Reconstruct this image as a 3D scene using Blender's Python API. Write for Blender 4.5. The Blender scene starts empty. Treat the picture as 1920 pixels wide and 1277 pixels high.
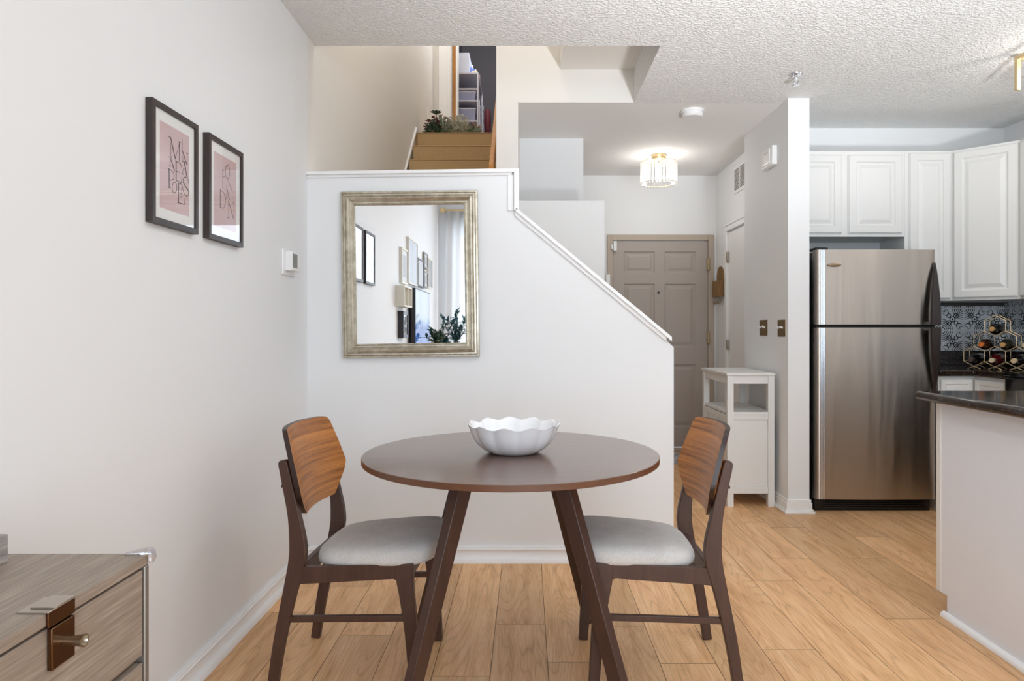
import bpy, bmesh, math, random
from mathutils import Vector, Matrix, Euler
random.seed(7)
SC = bpy.context.scene
COL = SC.collection
pi = math.pi

# ------------------------------------------------------------------ helpers
def lin(c):
    c = c / 255.0
    return c / 12.92 if c <= 0.04045 else ((c + 0.055) / 1.055) ** 2.4
def rgb(r, g, b): return (lin(r), lin(g), lin(b), 1.0)

F, VX, VY, H = 1280.0, 988.0, 619.0, 1.17      # camera calibration
def at(px, py, Y):                              # point at depth Y seen in the photo
    return Vector(((px - VX) * Y / F, Y, H - (py - VY) * Y / F))

def tag(o, label=None, cat=None, group=None, kind=None):
    if label: o['label'] = label
    if cat: o['category'] = cat
    if group: o['group'] = group
    if kind: o['kind'] = kind
    return o

def thing(name, loc, label, cat, group=None, rz=0.0, kind=None):
    o = bpy.data.objects.new(name, None)
    COL.objects.link(o)
    o.location = loc
    o.rotation_euler = (0, 0, rz)
    o.empty_display_size = 0.1
    return tag(o, label, cat, group, kind)

def basis(o, r, u, n):
    m = Matrix.Identity(4)
    for i in range(3):
        m[i][0], m[i][1], m[i][2], m[i][3] = r[i], u[i], n[i], o[i]
    return m

class B:
    def __init__(s):
        s.bm = bmesh.new(); s.mi = 0
    def add(s, vs, fs, M=None):
        bv = [s.bm.verts.new((M @ Vector(v)) if M is not None else Vector(v)) for v in vs]
        for f in fs:
            try:
                fc = s.bm.faces.new([bv[i] for i in f]); fc.material_index = s.mi
            except ValueError:
                pass
        return s
    def box(s, x0, x1, y0, y1, z0, z1, M=None):
        v = [(x0,y0,z0),(x1,y0,z0),(x1,y1,z0),(x0,y1,z0),(x0,y0,z1),(x1,y0,z1),(x1,y1,z1),(x0,y1,z1)]
        return s.add(v, [(0,3,2,1),(4,5,6,7),(0,1,5,4),(1,2,6,5),(2,3,7,6),(3,0,4,7)], M)
    def prism(s, poly, a, b, axis='y', M=None):
        def P(p, t):
            if axis == 'y': return (p[0], t, p[1])
            if axis == 'x': return (t, p[0], p[1])
            return (p[0], p[1], t)
        n = len(poly)
        v = [P(p, a) for p in poly] + [P(p, b) for p in poly]
        f = [tuple(range(n)), tuple(range(2*n-1, n-1, -1))]
        f += [(i, i+n, (i+1) % n + n, (i+1) % n) for i in range(n)]
        return s.add(v, f, M)
    def lathe(s, prof, n=32, M=None, cap=True):
        v, f = [], []
        for (r, z) in prof:
            for k in range(n):
                t = 2*pi*k/n
                v.append((r*math.cos(t), r*math.sin(t), z))
        for i in range(len(prof)-1):
            for k in range(n):
                f.append((i*n+k, i*n+(k+1) % n, (i+1)*n+(k+1) % n, (i+1)*n+k))
        if cap:
            f.append(tuple(range(n-1, -1, -1)))
            f.append(tuple(range((len(prof)-1)*n, len(prof)*n)))
        return s.add(v, f, M)
    def loops(s, rings, cap0=True, cap1=True, closed=False, M=None):
        n = len(rings[0]); v = [p for r in rings for p in r]; f = []
        m = len(rings)
        for i in range(m if closed else m-1):
            j = (i+1) % m
            for k in range(n):
                f.append((i*n+k, i*n+(k+1) % n, j*n+(k+1) % n, j*n+k))
        if not closed:
            if cap0: f.append(tuple(range(n-1, -1, -1)))
            if cap1: f.append(tuple(range((m-1)*n, m*n)))
        return s.add(v, f, M)
    def tube(s, path, r, n=8, M=None, closed=False):
        path = [Vector(p) for p in path]; rings = []
        N = len(path)
        for i, p in enumerate(path):
            a = path[(i-1) % N] if (closed or i > 0) else p
            b = path[(i+1) % N] if (closed or i < N-1) else p
            d = (b-a).normalized()
            up = Vector((0,0,1)) if abs(d.z) < .95 else Vector((1,0,0))
            e1 = d.cross(up).normalized(); e2 = d.cross(e1).normalized()
            rr = r[i] if isinstance(r, (list, tuple)) else r
            rings.append([p + rr*(math.cos(2*pi*k/n)*e1 + math.sin(2*pi*k/n)*e2) for k in range(n)])
        return s.loops(rings, closed=closed, M=M)
    def rects(s, w, h, rings, M, cap=True):
        """nested rectangles (inset, height) lofted to a panel, local x right, y up, z out"""
        rr = []
        for (i, d) in rings:
            a, b = w/2-i, h/2-i
            rr.append([(-a,-b,d),(a,-b,d),(a,b,d),(-a,b,d)])
        return s.loops(rr, cap0=False, cap1=cap, M=M)
    def build(s, name, mat, parent=None, local=False, bevel=0.0, smooth=True, angle=38, seg=2, sub=0, solid=0):
        bm = s.bm
        off = Vector((0,0,0)); p = parent
        while p is not None and not local:
            off += p.location; p = p.parent
        if off.length: bmesh.ops.translate(bm, verts=bm.verts, vec=-off)
        bmesh.ops.recalc_face_normals(bm, faces=bm.faces)
        me = bpy.data.meshes.new(name)
        bm.to_mesh(me); bm.free()
        for m in (mat if isinstance(mat, (list, tuple)) else [mat]): me.materials.append(m)
        if smooth:
            me.polygons.foreach_set('use_smooth', [True]*len(me.polygons))
            me.set_sharp_from_angle(angle=math.radians(angle))
        o = bpy.data.objects.new(name, me)
        COL.objects.link(o)
        if parent is not None: o.parent = parent
        if solid:
            md = o.modifiers.new('solid', 'SOLIDIFY'); md.thickness = solid; md.offset = 0
        if bevel:
            md = o.modifiers.new('bevel', 'BEVEL'); md.width = bevel; md.segments = seg
            md.limit_method = 'ANGLE'; md.angle_limit = math.radians(40); md.harden_normals = False
        if sub:
            md = o.modifiers.new('sub', 'SUBSURF'); md.levels = sub; md.render_levels = sub
        return o
    def structure(s, name, mat, parent=None, label=None, **k):
        o = s.build(name, mat, parent, **k)
        if parent is None: tag(o, label, None, None, 'structure')
        return o

def copy_thing(root, loc=None, rz=None, label=None, group=None):
    c = root.copy(); COL.objects.link(c)
    if loc is not None: c.location = loc
    if rz is not None: c.rotation_euler = (0, 0, rz)
    if label: c['label'] = label
    if group: c['group'] = group
    def rec(src, dst):
        for ch in list(src.children):
            d = ch.copy(); COL.objects.link(d); d.parent = dst
            rec(ch, d)
    rec(root, c)
    return c

# ------------------------------------------------------------------ materials
class Nt:
    def __init__(s, name):
        s.m = bpy.data.materials.new(name); s.m.use_nodes = True
        s.t = s.m.node_tree; s.n = s.t.nodes; s.l = s.t.links
        s.b = s.n['Principled BSDF']; s.out = s.n['Material Output']
    def node(s, typ, **kw):
        nd = s.n.new(typ)
        for k, v in kw.items(): setattr(nd, k, v)
        return nd
    def link(s, a, b): s.l.new(a, b)
    def set(s, **kw):
        for k, v in kw.items():
            k = k.replace('_', ' ')
            for inp in s.b.inputs:
                if inp.name.lower() == k.lower():
                    if hasattr(v, 'is_linked') or isinstance(v, bpy.types.NodeSocket): s.l.new(v, inp)
                    else: inp.default_value = v
        return s
    def math(s, op, a, b=None, c=None, clamp=False):
        nd = s.n.new('ShaderNodeMath'); nd.operation = op; nd.use_clamp = clamp
        for i, x in enumerate((a, b, c)):
            if x is None: continue
            if isinstance(x, (int, float)): nd.inputs[i].default_value = x
            else: s.l.new(x, nd.inputs[i])
        return nd.outputs[0]
    def coords(s, kind='Object', scale=(1,1,1), rot=(0,0,0), loc=(0,0,0)):
        tc = s.n.new('ShaderNodeTexCoord'); mp = s.n.new('ShaderNodeMapping')
        mp.inputs['Scale'].default_value = scale; mp.inputs['Rotation'].default_value = rot
        mp.inputs['Location'].default_value = loc
        s.l.new(tc.outputs[kind], mp.inputs['Vector'])
        return mp.outputs[0]
    def noise(s, vec, scale=5, detail=4, rough=.5, dist=0):
        nd = s.n.new('ShaderNodeTexNoise')
        nd.inputs['Scale'].default_value = scale; nd.inputs['Detail'].default_value = detail
        nd.inputs['Roughness'].default_value = rough; nd.inputs['Distortion'].default_value = dist
        if vec is not None: s.l.new(vec, nd.inputs['Vector'])
        return nd
    def ramp(s, fac, stops, interp='LINEAR'):
        nd = s.n.new('ShaderNodeValToRGB'); cr = nd.color_ramp; cr.interpolation = interp
        while len(cr.elements) < len(stops): cr.elements.new(.5)
        for e, (p, c) in zip(cr.elements, stops): e.position = p; e.color = c
        s.l.new(fac, nd.inputs[0]); return nd.outputs[0]
    def mix(s, fac, a, b, mode='MIX'):
        nd = s.n.new('ShaderNodeMix'); nd.data_type = 'RGBA'; nd.blend_type = mode
        for k, x in ((0, fac), (6, a), (7, b)):
            if isinstance(x, (int, float, tuple)): nd.inputs[k].default_value = x
            else: s.l.new(x, nd.inputs[k])
        return nd.outputs[2]
    def bump(s, h, strength=.3, dist=.002):
        nd = s.n.new('ShaderNodeBump'); nd.inputs['Strength'].default_value = strength
        nd.inputs['Distance'].default_value = dist
        s.l.new(h, nd.inputs['Height']); s.l.new(nd.outputs[0], s.b.inputs['Normal'])

def plain(name, col, rough=.5, metal=0.0, spec=None, bump=0, bscale=200, coat=0):
    k = Nt(name); k.set(Base_Color=col, Roughness=rough, Metallic=metal)
    if spec is not None: k.set(Specular_IOR_Level=spec)
    if coat: k.set(Coat_Weight=coat, Coat_Roughness=.1)
    if bump:
        k.bump(k.noise(k.coords(), bscale, 3).outputs[0], bump, .001)
    return k.m

def wood(name, dark, light, axis=0, stretch=14, scale=9, rough=.4, contrast=(.35,.65), bump=.08, spec=.5, coat=0, rings=0.0, along=1.0, flat=None):
    k = Nt(name)
    sc = [stretch]*3; sc[axis] = along
    if flat is not None: sc[flat] = along
    v = k.coords('Object', tuple(sc))
    n1 = k.noise(v, scale*.35, 6, .6, .4)
    n2 = k.noise(v, scale*2.2, 4, .6, .1)
    f = k.math('ADD', k.math('MULTIPLY', n1.outputs[0], .65), k.math('MULTIPLY', n2.outputs[0], .35))
    if rings:
        w = k.node('ShaderNodeTexWave'); w.bands_direction = 'YZX'[axis]
        w.inputs['Scale'].default_value = rings; w.inputs['Distortion'].default_value = 6
        w.inputs['Detail'].default_value = 3; w.inputs['Detail Scale'].default_value = .6
        k.link(k.coords('Object', tuple(1 if i != axis else .12 for i in range(3))), w.inputs['Vector'])
        f = k.math('ADD', k.math('MULTIPLY', f, .72), k.math('MULTIPLY', w.outputs[1], .28))
    c = k.ramp(f, [(contrast[0], dark), (contrast[1], light)])
    k.set(Base_Color=c, Roughness=rough, Specular_IOR_Level=spec)
    if coat: k.set(Coat_Weight=coat, Coat_Roughness=.15)
    if bump: k.bump(n2.outputs[0], bump, .001)
    return k.m

def emit(name, col, strength):
    k = Nt(name); k.set(Base_Color=(0,0,0,1), Emission_Color=col, Emission_Strength=strength, Roughness=.5)
    return k.m

def thin_glass(name, tint=(1,1,1,1), gloss=.25, rough=.03):
    k = Nt(name)
    tr = k.node('ShaderNodeBsdfTransparent'); tr.inputs[0].default_value = tint
    gl = k.node('ShaderNodeBsdfGlossy'); gl.inputs['Roughness'].default_value = rough
    lw = k.node('ShaderNodeLayerWeight'); lw.inputs[0].default_value = .5
    mx = k.node('ShaderNodeMixShader')
    fr_ = k.math('ADD', gloss, k.math('MULTIPLY', k.math('POWER', lw.outputs['Facing'], 5.5), .9-gloss), clamp=True)
    k.link(fr_, mx.inputs[0]); k.link(tr.outputs[0], mx.inputs[1]); k.link(gl.outputs[0], mx.inputs[2])
    k.link(mx.outputs[0], k.out.inputs[0])
    return k.m

M = {}
def mk_paint(name, col, rough=.6, scale=350, strength=.08, spec=.3):
    k = Nt(name); k.set(Base_Color=col, Roughness=rough, Specular_IOR_Level=spec)
    k.bump(k.noise(k.coords(), scale, 3).outputs[0], strength, .001)
    return k.m
M['wall'] = mk_paint('white_wall_paint', rgb(234,235,236))
M['wall_stair'] = mk_paint('cream_stairwell_paint', rgb(232,229,224))
M['trim'] = mk_paint('white_trim_paint', rgb(240,240,240), .35, 60, .02, .5)
M['cab'] = mk_paint('white_cabinet_paint', rgb(231,231,229), .35, 120, .04, .5)
k = Nt('stippled_ceiling'); k.set(Base_Color=rgb(240,240,239), Roughness=.85, Specular_IOR_Level=.1)
v = k.coords(); n = k.noise(v, 70, 3, .55, .3)
k.bump(k.ramp(n.outputs[0], [(.42,(0,0,0,1)),(.6,(1,1,1,1))]), .7, .007); M['ceil'] = k.m

# floor planks: each plank carries its own grain offset (uv) and tone (attribute)
k = Nt('oak_laminate_planks')
uv = k.node('ShaderNodeUVMap'); uv.uv_map = 'grain'
mp = k.node('ShaderNodeMapping'); mp.inputs['Scale'].default_value = (1, 9, 1); k.link(uv.outputs[0], mp.inputs[0])
n1 = k.noise(mp.outputs[0], 2.2, 5, .6, .5)
mp2 = k.node('ShaderNodeMapping'); mp2.inputs['Scale'].default_value = (2.5, 60, 1); k.link(uv.outputs[0], mp2.inputs[0])
n2 = k.noise(mp2.outputs[0], 4, 3, .6, 0)
# cathedral grain: contour lines of a stretched noise
mp3 = k.node('ShaderNodeMapping'); mp3.inputs['Scale'].default_value = (.5, 5.0, 1); k.link(uv.outputs[0], mp3.inputs[0])
n3 = k.noise(mp3.outputs[0], 1.25, 1.5, .4, .15)
cont = k.math('FRACT', k.math('MULTIPLY', n3.outputs[0], 30))
line = k.math('POWER', k.math('ABSOLUTE', k.math('SUBTRACT', k.math('MULTIPLY', cont, 2), 1)), 5)
at_ = k.node('ShaderNodeAttribute'); at_.attribute_name = 'tone'
fibre = k.math('ADD', k.math('MULTIPLY', n1.outputs[0], .6), k.math('MULTIPLY', n2.outputs[0], .4))
base = k.ramp(fibre, [(.28, rgb(190,138,92)), (.50, rgb(232,184,134)), (.70, rgb(246,208,164))])
base = k.mix(k.math('MULTIPLY', line, .36), base, rgb(160,110,68))
tone = k.node('ShaderNodeHueSaturation'); k.link(base, tone.inputs['Color'])
k.link(k.math('ADD', .84, k.math('MULTIPLY', at_.outputs['Fac'], .30)), tone.inputs['Value'])
k.set(Base_Color=tone.outputs[0], Roughness=.42, Specular_IOR_Level=.35)
k.bump(n2.outputs[0], .05, .001); M['floor'] = k.m
M['subfloor'] = plain('dark_seams', rgb(104,74,50), .9)

M['table'] = wood('espresso_veneer_top', rgb(84,58,46), rgb(112,82,66), 0, 10, 8, .28, (.2,.8), .02, .6, .5)
M['dark_wood'] = wood('dark_walnut_frame', rgb(56,37,30), rgb(86,58,47), 2, 10, 10, .42, (.25,.75), .06)
M['table_edge'] = wood('walnut_edge_band', rgb(84,52,36), rgb(116,76,52), 0, 8, 10, .4, (.2,.8), .04)
M['back_wood'] = wood('figured_walnut_plywood', rgb(122,70,30), rgb(206,136,66), 1, 30, 8, .33, (.36,.66), .05, .5, 0, 0, .5, 0)
M['ply_edge'] = plain('dark_plywood_edge', rgb(44,26,20), .35)
k = Nt('light_grey_woven_fabric'); v = k.coords('Object')
n = k.noise(v, 420, 2); n2 = k.noise(v, 14, 3)
f = k.math('ADD', k.math('MULTIPLY', n.outputs[0], .7), k.math('MULTIPLY', n2.outputs[0], .3))
k.set(Base_Color=k.ramp(f, [(.3, rgb(182,179,176)), (.7, rgb(218,215,212))]), Roughness=.95, Specular_IOR_Level=.1)
k.bump(n.outputs[0], .35, .0012); M['fabric'] = k.m
M['ceramic'] = plain('white_glazed_ceramic', rgb(238,238,240), .16, 0, .5, 0, 0, .4)
M['mirror'] = plain('mirror_silvering', (.93,.94,.95,1), .012, 1.0)
k = Nt('champagne_silver_leaf'); v = k.coords('Object', (1,1,1)); n = k.noise(v, 26, 5, .65)
k.set(Base_Color=k.ramp(n.outputs[0], [(.3, rgb(176,166,148)), (.55, rgb(206,198,182)), (.75, rgb(224,219,206))]), Roughness=.32, Metallic=.8)
k.bump(n.outputs[0], .1, .001); M['silver_leaf'] = k.m
M['frame_dark'] = wood('espresso_picture_frame', rgb(40,32,32), rgb(64,52,50), 2, 16, 14, .5, (.3,.7), .05)
M['mat'] = plain('white_mat_board', rgb(238,238,236), .9)
k = Nt('blush_pink_print'); v = k.coords('Object', (1,1,1)); n = k.noise(v, 5, 3)
k.set(Base_Color=k.ramp(n.outputs[0], [(.3, rgb(206,178,178)), (.7, rgb(216,192,196))]), Roughness=.7); M['pink'] = k.m
M['ink'] = plain('dark_print_ink', rgb(38,32,34), .7)
M['ink_light'] = plain('faded_print_ink', rgb(92,72,78), .7)
M['pane'] = thin_glass('clear_picture_glass', (1,1,1,1), .03, .01)
M['plastic'] = plain('white_plastic', rgb(236,236,236), .35)
M['lcd'] = plain('grey_lcd', rgb(112,112,106), .25)
M['black_gap'] = plain('black_recess', rgb(14,13,13), .8)

# stainless steel, horizontally brushed
k = Nt('brushed_stainless'); v = k.coords('Object', (3, 1, 700)); n = k.noise(v, 3, 2)
k.set(Base_Color=rgb(196,188,180), Metallic=1.0, Roughness=k.math('ADD', .26, k.math('MULTIPLY', n.outputs[0], .05)))
tg = k.node('ShaderNodeTangent'); tg.direction_type = 'RADIAL'; tg.axis = 'Z'
k.set(Anisotropic=.8, Anisotropic_Rotation=.25); k.link(tg.outputs[0], k.b.inputs['Tangent'])
v2 = k.coords('Object', (3.2,1,.35)); nn = k.noise(v2, 2.2, 2, .4, .6)
k.bump(nn.outputs[0], .35, .02); M['steel'] = k.m
M['chrome_strip'] = plain('polished_trim_strip', rgb(214,218,226), .2, 1.0)
M['black_metal'] = plain('black_enamel', rgb(24,21,21), .35)
M['bronze_black'] = plain('dark_bronze_handle', rgb(46,38,37), .32)
M['badge'] = plain('bronzed_badge', rgb(150,128,104), .3, .9)
M['brass'] = plain('brushed_brass', rgb(226,202,156), .35, .75)
M['hinge_brass'] = plain('satin_brass_hinge', rgb(176,156,122), .35, .8)
M['old_brass'] = plain('aged_brass_plate', rgb(118,94,52), .35, .8)
M['bronze'] = plain('antique_bronze', rgb(104,76,54), .22, .95, None, .12, 40)
M['nickel'] = plain('satin_nickel', rgb(176,166,150), .3, 1.0)
M['chrome'] = plain('chrome', rgb(210,210,214), .12, 1.0)
M['rack_gold'] = plain('gold_wire', rgb(226,200,158), .4, .45)

k = Nt('dark_granite'); v = k.coords('Object')
n = k.noise(v, 60, 5, .7); n2 = k.noise(v, 190, 3, .7)
f = k.math('ADD', k.math('MULTIPLY', n.outputs[0], .5), k.math('MULTIPLY', n2.outputs[0], .5))
k.set(Base_Color=k.ramp(f, [(.40, rgb(20,16,14)), (.54, rgb(46,35,29)), (.66, rgb(100,82,68))]), Roughness=.10, Specular_IOR_Level=.6)
M['granite'] = k.m
k = Nt('grey_beige_oak_veneer'); v = k.coords('Object', (34,1,34)); n1 = k.noise(v, 4, 5, .65, .2); n2 = k.noise(v, 10, 3, .6)
f = k.math('ADD', k.math('MULTIPLY', n1.outputs[0], .55), k.math('MULTIPLY', n2.outputs[0], .45))
k.set(Base_Color=k.ramp(f, [(.30, rgb(118,103,90)), (.52, rgb(150,135,121)), (.72, rgb(184,170,156))]), Roughness=.5)
k.bump(n2.outputs[0], .1, .001); M['dresser'] = k.m
M['pewter'] = plain('pewter_plate', rgb(176,164,150), .3, .8)
M['post_metal'] = plain('brushed_grey_post', rgb(150,144,136), .45, .7)
M['clear_plastic'] = thin_glass('clear_plastic_guard', (.93,.94,.97,1), .25, .08)
M['taupe'] = mk_paint('taupe_door_paint', rgb(174,164,155), .45, 90, .03, .4)
M['taupe_frame'] = mk_paint('taupe_frame_paint', rgb(184,170,154), .45, 90, .03, .4)
M['carpet'] = Nt('tan_carpet').m
k = Nt('tan_carpet_pile'); n = k.noise(k.coords(), 300, 2)
k.set(Base_Color=k.ramp(n.outputs[0], [(.3, rgb(168,140,102)), (.7, rgb(200,170,128))]), Roughness=1.0, Specular_IOR_Level=.05)
k.bump(n.outputs[0], .5, .003); M['carpet'] = k.m
M['oak'] = wood('golden_oak', rgb(150,94,26), rgb(198,136,52), 2, 12, 8, .35, (.3,.7), .04)
M['oak_y'] = wood('golden_oak_rail', rgb(156,98,30), rgb(204,140,60), 1, 12, 8, .35, (.3,.7), .04)
M['walnut_small'] = wood('brown_wood_holder', rgb(112,80,40), rgb(150,112,64), 2, 12, 10, .5)
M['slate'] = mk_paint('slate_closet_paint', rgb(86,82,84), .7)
M['closet_shelf'] = plain('white_wire_shelf', rgb(206,204,214), .5)
M['crystal'] = thin_glass('clear_crystal', (.98,.98,.98,1), .16, .08)
_t = M['crystal'].node_tree
_mx = _t.nodes.new('ShaderNodeMixShader'); _mx.inputs[0].default_value = .13
_tl = _t.nodes.new('ShaderNodeBsdfTranslucent'); _tl.inputs[0].default_value = (.95,.95,.95,1)
_src = _t.nodes['Material Output'].inputs[0].links[0].from_socket
_t.links.new(_src, _mx.inputs[1]); _t.links.new(_tl.outputs[0], _mx.inputs[2]); _t.links.new(_mx.outputs[0], _t.nodes['Material Output'].inputs[0])
M['bulb'] = emit('warm_bulb', (1.0,.93,.82,1), 30)
M['sheer'] = Nt('tmp').m
k = Nt('sheer_white_curtain')
tr = k.node('ShaderNodeBsdfTranslucent'); tr.inputs[0].default_value = (.94,.94,.95,1)
df = k.node('ShaderNodeBsdfDiffuse'); df.inputs[0].default_value = (.86,.86,.86,1)
mx = k.node('ShaderNodeMixShader'); mx.inputs[0].default_value = .5
k.link(df.outputs[0], mx.inputs[1]); k.link(tr.outputs[0], mx.inputs[2]); k.link(mx.outputs[0], k.out.inputs[0]); M['sheer'] = k.m
M['leaf_dark'] = plain('dark_green_leaf', rgb(80,104,84), .5)
M['leaf_grey'] = plain('grey_green_leaf', rgb(158,168,146), .6)
M['leaf_teal'] = plain('blue_green_leaf', rgb(44,92,96), .5)
M['leaf_pale'] = plain('pale_leaf', rgb(208,206,186), .6)
M['petal_red'] = plain('dusty_red_petal', rgb(132,74,80), .7)
M['petal_pink'] = plain('pale_pink_petal', rgb(206,176,166), .7)
M['petal_white'] = plain('white_petal', rgb(232,230,224), .7)
M['pot'] = plain('woven_brown_pot', rgb(96,76,60), .8)
M['vase'] = plain('black_vase', rgb(20,20,26), .2)
M['vase_teal'] = thin_glass('teal_glass_vase', (.45,.75,.8,1), .15, .03)

# patterned backsplash: embossed medallion tile
k = Nt('embossed_medallion_tile')
tc = k.node('ShaderNodeTexCoord'); sx = k.node('ShaderNodeSeparateXYZ'); k.link(tc.outputs['Object'], sx.inputs[0])
T = .325
hx = k.math('ADD', sx.outputs[0], sx.outputs[1]); z = sx.outputs[2]
u = k.math('SUBTRACT', k.math('MULTIPLY', k.math('FRACT', k.math('MULTIPLY', k.math('ADD', hx, 40.0 - 7.589 + .1625), 1/T)), 2), 1)
w = k.math('SUBTRACT', k.math('MULTIPLY', k.math('FRACT', k.math('MULTIPLY', k.math('ADD', z, 40.0 - 1.193 + T/2), 1/T)), 2), 1)
au, aw = k.math('ABSOLUTE', u), k.math('ABSOLUTE', w)
def dist(cx, cy):
    a = k.math('SUBTRACT', au, cx); b = k.math('SUBTRACT', aw, cy)
    return k.math('SQRT', k.math('ADD', k.math('MULTIPLY', a, a), k.math('MULTIPLY', b, b)))
def band(x, c, h):   # 1 inside |x-c|<h
    return k.math('LESS_THAN', k.math('ABSOLUTE', k.math('SUBTRACT', x, c)), h*.85)
d0 = dist(0, 0); d1 = dist(1, 0); d2 = dist(0, 1); dd = dist(.5, .5); dc = dist(1, 1)
ang = k.math('ARCTAN2', aw, au)
petal = k.math('MULTIPLY', .46, k.math('POWER', k.math('ABSOLUTE', k.math('COSINE', k.math('MULTIPLY', ang, 2))), .7))
p1 = band(d0, petal, .035); p2 = k.math('LESS_THAN', d0, .07)
ang2 = k.math('ARCTAN2', k.math('SUBTRACT', aw, 1), k.math('SUBTRACT', au, 1))
beads = k.math('GREATER_THAN', k.math('SINE', k.math('MULTIPLY', ang2, 30)), -.1)
dr = k.math('MINIMUM', d1, d2)
fl0 = k.math('MINIMUM', d0, dc)
angR = k.math('ARCTAN2', k.math('MINIMUM', aw, k.math('SUBTRACT', 1, aw)), k.math('MINIMUM', au, k.math('SUBTRACT', 1, au)))
beads = k.math('GREATER_THAN', k.math('SINE', k.math('MULTIPLY', angR, 34)), -.2)
petal = k.math('MULTIPLY', .40, k.math('POWER', k.math('ABSOLUTE', k.math('SINE', k.math('MULTIPLY', angR, 2))), .7))
lines = None
for e in (band(fl0, petal, .028), k.math('LESS_THAN', fl0, .06), band(fl0, k.math('MULTIPLY', petal, .55), .018),
          band(dr, .16, .025), k.math('LESS_THAN', dr, .07), band(dr, .25, .02), k.math('MULTIPLY', band(dr, .335, .035), beads), band(dr, .42, .02), band(dr, .50, .016),
          band(dd, .115, .024), k.math('LESS_THAN', dd, .045), band(dist(.66,.34), .10, .022), band(dist(.34,.66), .10, .022), k.math('LESS_THAN', dist(.34,.66), .035), k.math('LESS_THAN', dist(.66,.34), .035),
          band(dist(.34,.34), .085, .02), band(dist(.66,.66), .085, .02)):
    lines = e if lines is None else k.math('MAXIMUM', lines, e)
gro = k.math('MAXIMUM', k.math('LESS_THAN', k.math('MINIMUM', au, k.math('SUBTRACT', 1, au)), .035), k.math('LESS_THAN', k.math('MINIMUM', aw, k.math('SUBTRACT', 1, aw)), .035))
lines = k.math('MULTIPLY', lines, k.math('SUBTRACT', 1, gro))
nz = k.noise(k.coords('Object'), 30, 4)
g = k.ramp(nz.outputs[0], [(.3, rgb(222,226,230)), (.7, rgb(246,248,250))])
k.set(Base_Color=k.mix(lines, g, rgb(34,34,37)), Roughness=.5, Metallic=.0)
k.bump(k.math('SUBTRACT', 1, lines), .5, .003); M['tile'] = k.m

# ------------------------------------------------------------------ setting
XL, HC = -1.11, 2.655
# floor as one mesh of planks
PW, PL, X0 = .197, 1.287, -.1246
joint = {-1: 2.307, 0: 2.713, 1: 2.404, 3: 2.394, 4: 2.805, 5: 2.50, 6: 3.186, 7: 3.50, 8: 2.765, 9: 3.50, 10: 3.87, -5: 2.831, -3: 2.618}
bm = bmesh.new(); uvl = bm.loops.layers.uv.new('grain'); tl = bm.faces.layers.float.new('tone')
g = .0011
for c in range(-6, 19):
    xa, xb = X0 + PW*c, X0 + PW*(c+1)
    xa, xb = max(xa, XL), min(xb, 3.51)
    if xb - xa < .004: continue
    j = joint.get(c, random.uniform(2, 3.3))
    y = j - PL*5
    while y < 6.6:
        ya, yb = max(y, -1.7), min(y + PL, 6.6)
        if yb - ya > .01:
            vs = [bm.verts.new(p) for p in ((xa+g, ya+g, 0), (xb-g, ya+g, 0), (xb-g, yb-g, 0), (xa+g, yb-g, 0))]
            f = bm.faces.new(vs); f[tl] = random.random()
            ou, ov = random.uniform(0, 60), random.uniform(0, 60)
            for lp in f.loops: lp[uvl].uv = (lp.vert.co.y + ou, lp.vert.co.x + ov)
        y += PL
f0 = bm.verts.layers
vs = [bm.verts.new(p) for p in ((XL-.1, -1.8, -.0015), (3.6, -1.8, -.0015), (3.6, 6.7, -.0015), (XL-.1, 6.7, -.0015))]
f = bm.faces.new(vs); f.material_index = 1
me = bpy.data.meshes.new('floor'); bm.to_mesh(me); bm.free()
me.materials.append(M['floor']); me.materials.append(M['subfloor'])
fl = bpy.data.objects.new('floor', me); COL.objects.link(fl); tag(fl, 'light oak plank laminate floor', None, None, 'structure')

# ceiling with the stairwell opening
b = B()
OX, OY0, OY1 = .697, 3.566, 4.452
b.box(XL-.1, 3.6, .9, OY0, HC, 3.0)
b.box(OX, 3.6, OY0, OY1+.02, HC, 3.0)
b.box(1.74, 3.6, OY1+.02, 6.7, HC, 3.0); b.mi = 1; b.box(-.2, 1.74, OY1+.02, 6.7, HC, 3.0); b.mi = 0
b.box(XL-.1, 3.6, -1.85, .9, 3.02, 3.2)
b.box(XL-.1, 3.6, .88, .9, HC, 3.05)
b.structure('ceiling', [M['ceil'], mk_paint('smooth_ceiling_paint', rgb(236,235,234), .8, 60, .15, .1)], label='white stippled ceiling with an opening over the stairs')

B().box(XL-.1, XL, -1.8, 3.45, -.01, 3.1).structure('wall_left', M['wall'], label='white left wall')
B().box(XL-.1, XL, 3.45, 8.36, -.01, 5.6).structure('wall_stair_left', M['wall_stair'], label='wall along the upper stair flight')
B().box(XL-.1, 3.6, OY0-.14, OY0-.02, 3.0, 5.6).structure('wall_stair_front', M['wall_stair'], label='wall over the stair opening')
b = B()
b.box(OX, OX+.1, OY0, OY1, 3.0, 5.6); b.box(OX-.48, OX, OY0-.02, OY1, 2.87, 5.6)
b.structure('wall_stair_right', M['wall_stair'], label='boxed soffit at the right of the stairwell')
b = B()
b.prism([(-.2,0),(-.058,0),(-.058,HC),(.699,HC),(.699,5.6),(-.2,5.6)], OY1, OY1+.02, 'y')
b.box(-.2, -.058, OY1+.02, 8.36, 0, 5.6)
b.structure('wall_stair_partition', M['wall_stair'], label='cream wall end between stair flight and hall')
B().box(XL-.1, .8, OY0-.14, 8.5, 5.6, 5.7).structure('ceiling_upstairs', M['wall_stair'], label='ceiling above the stairwell')

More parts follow.
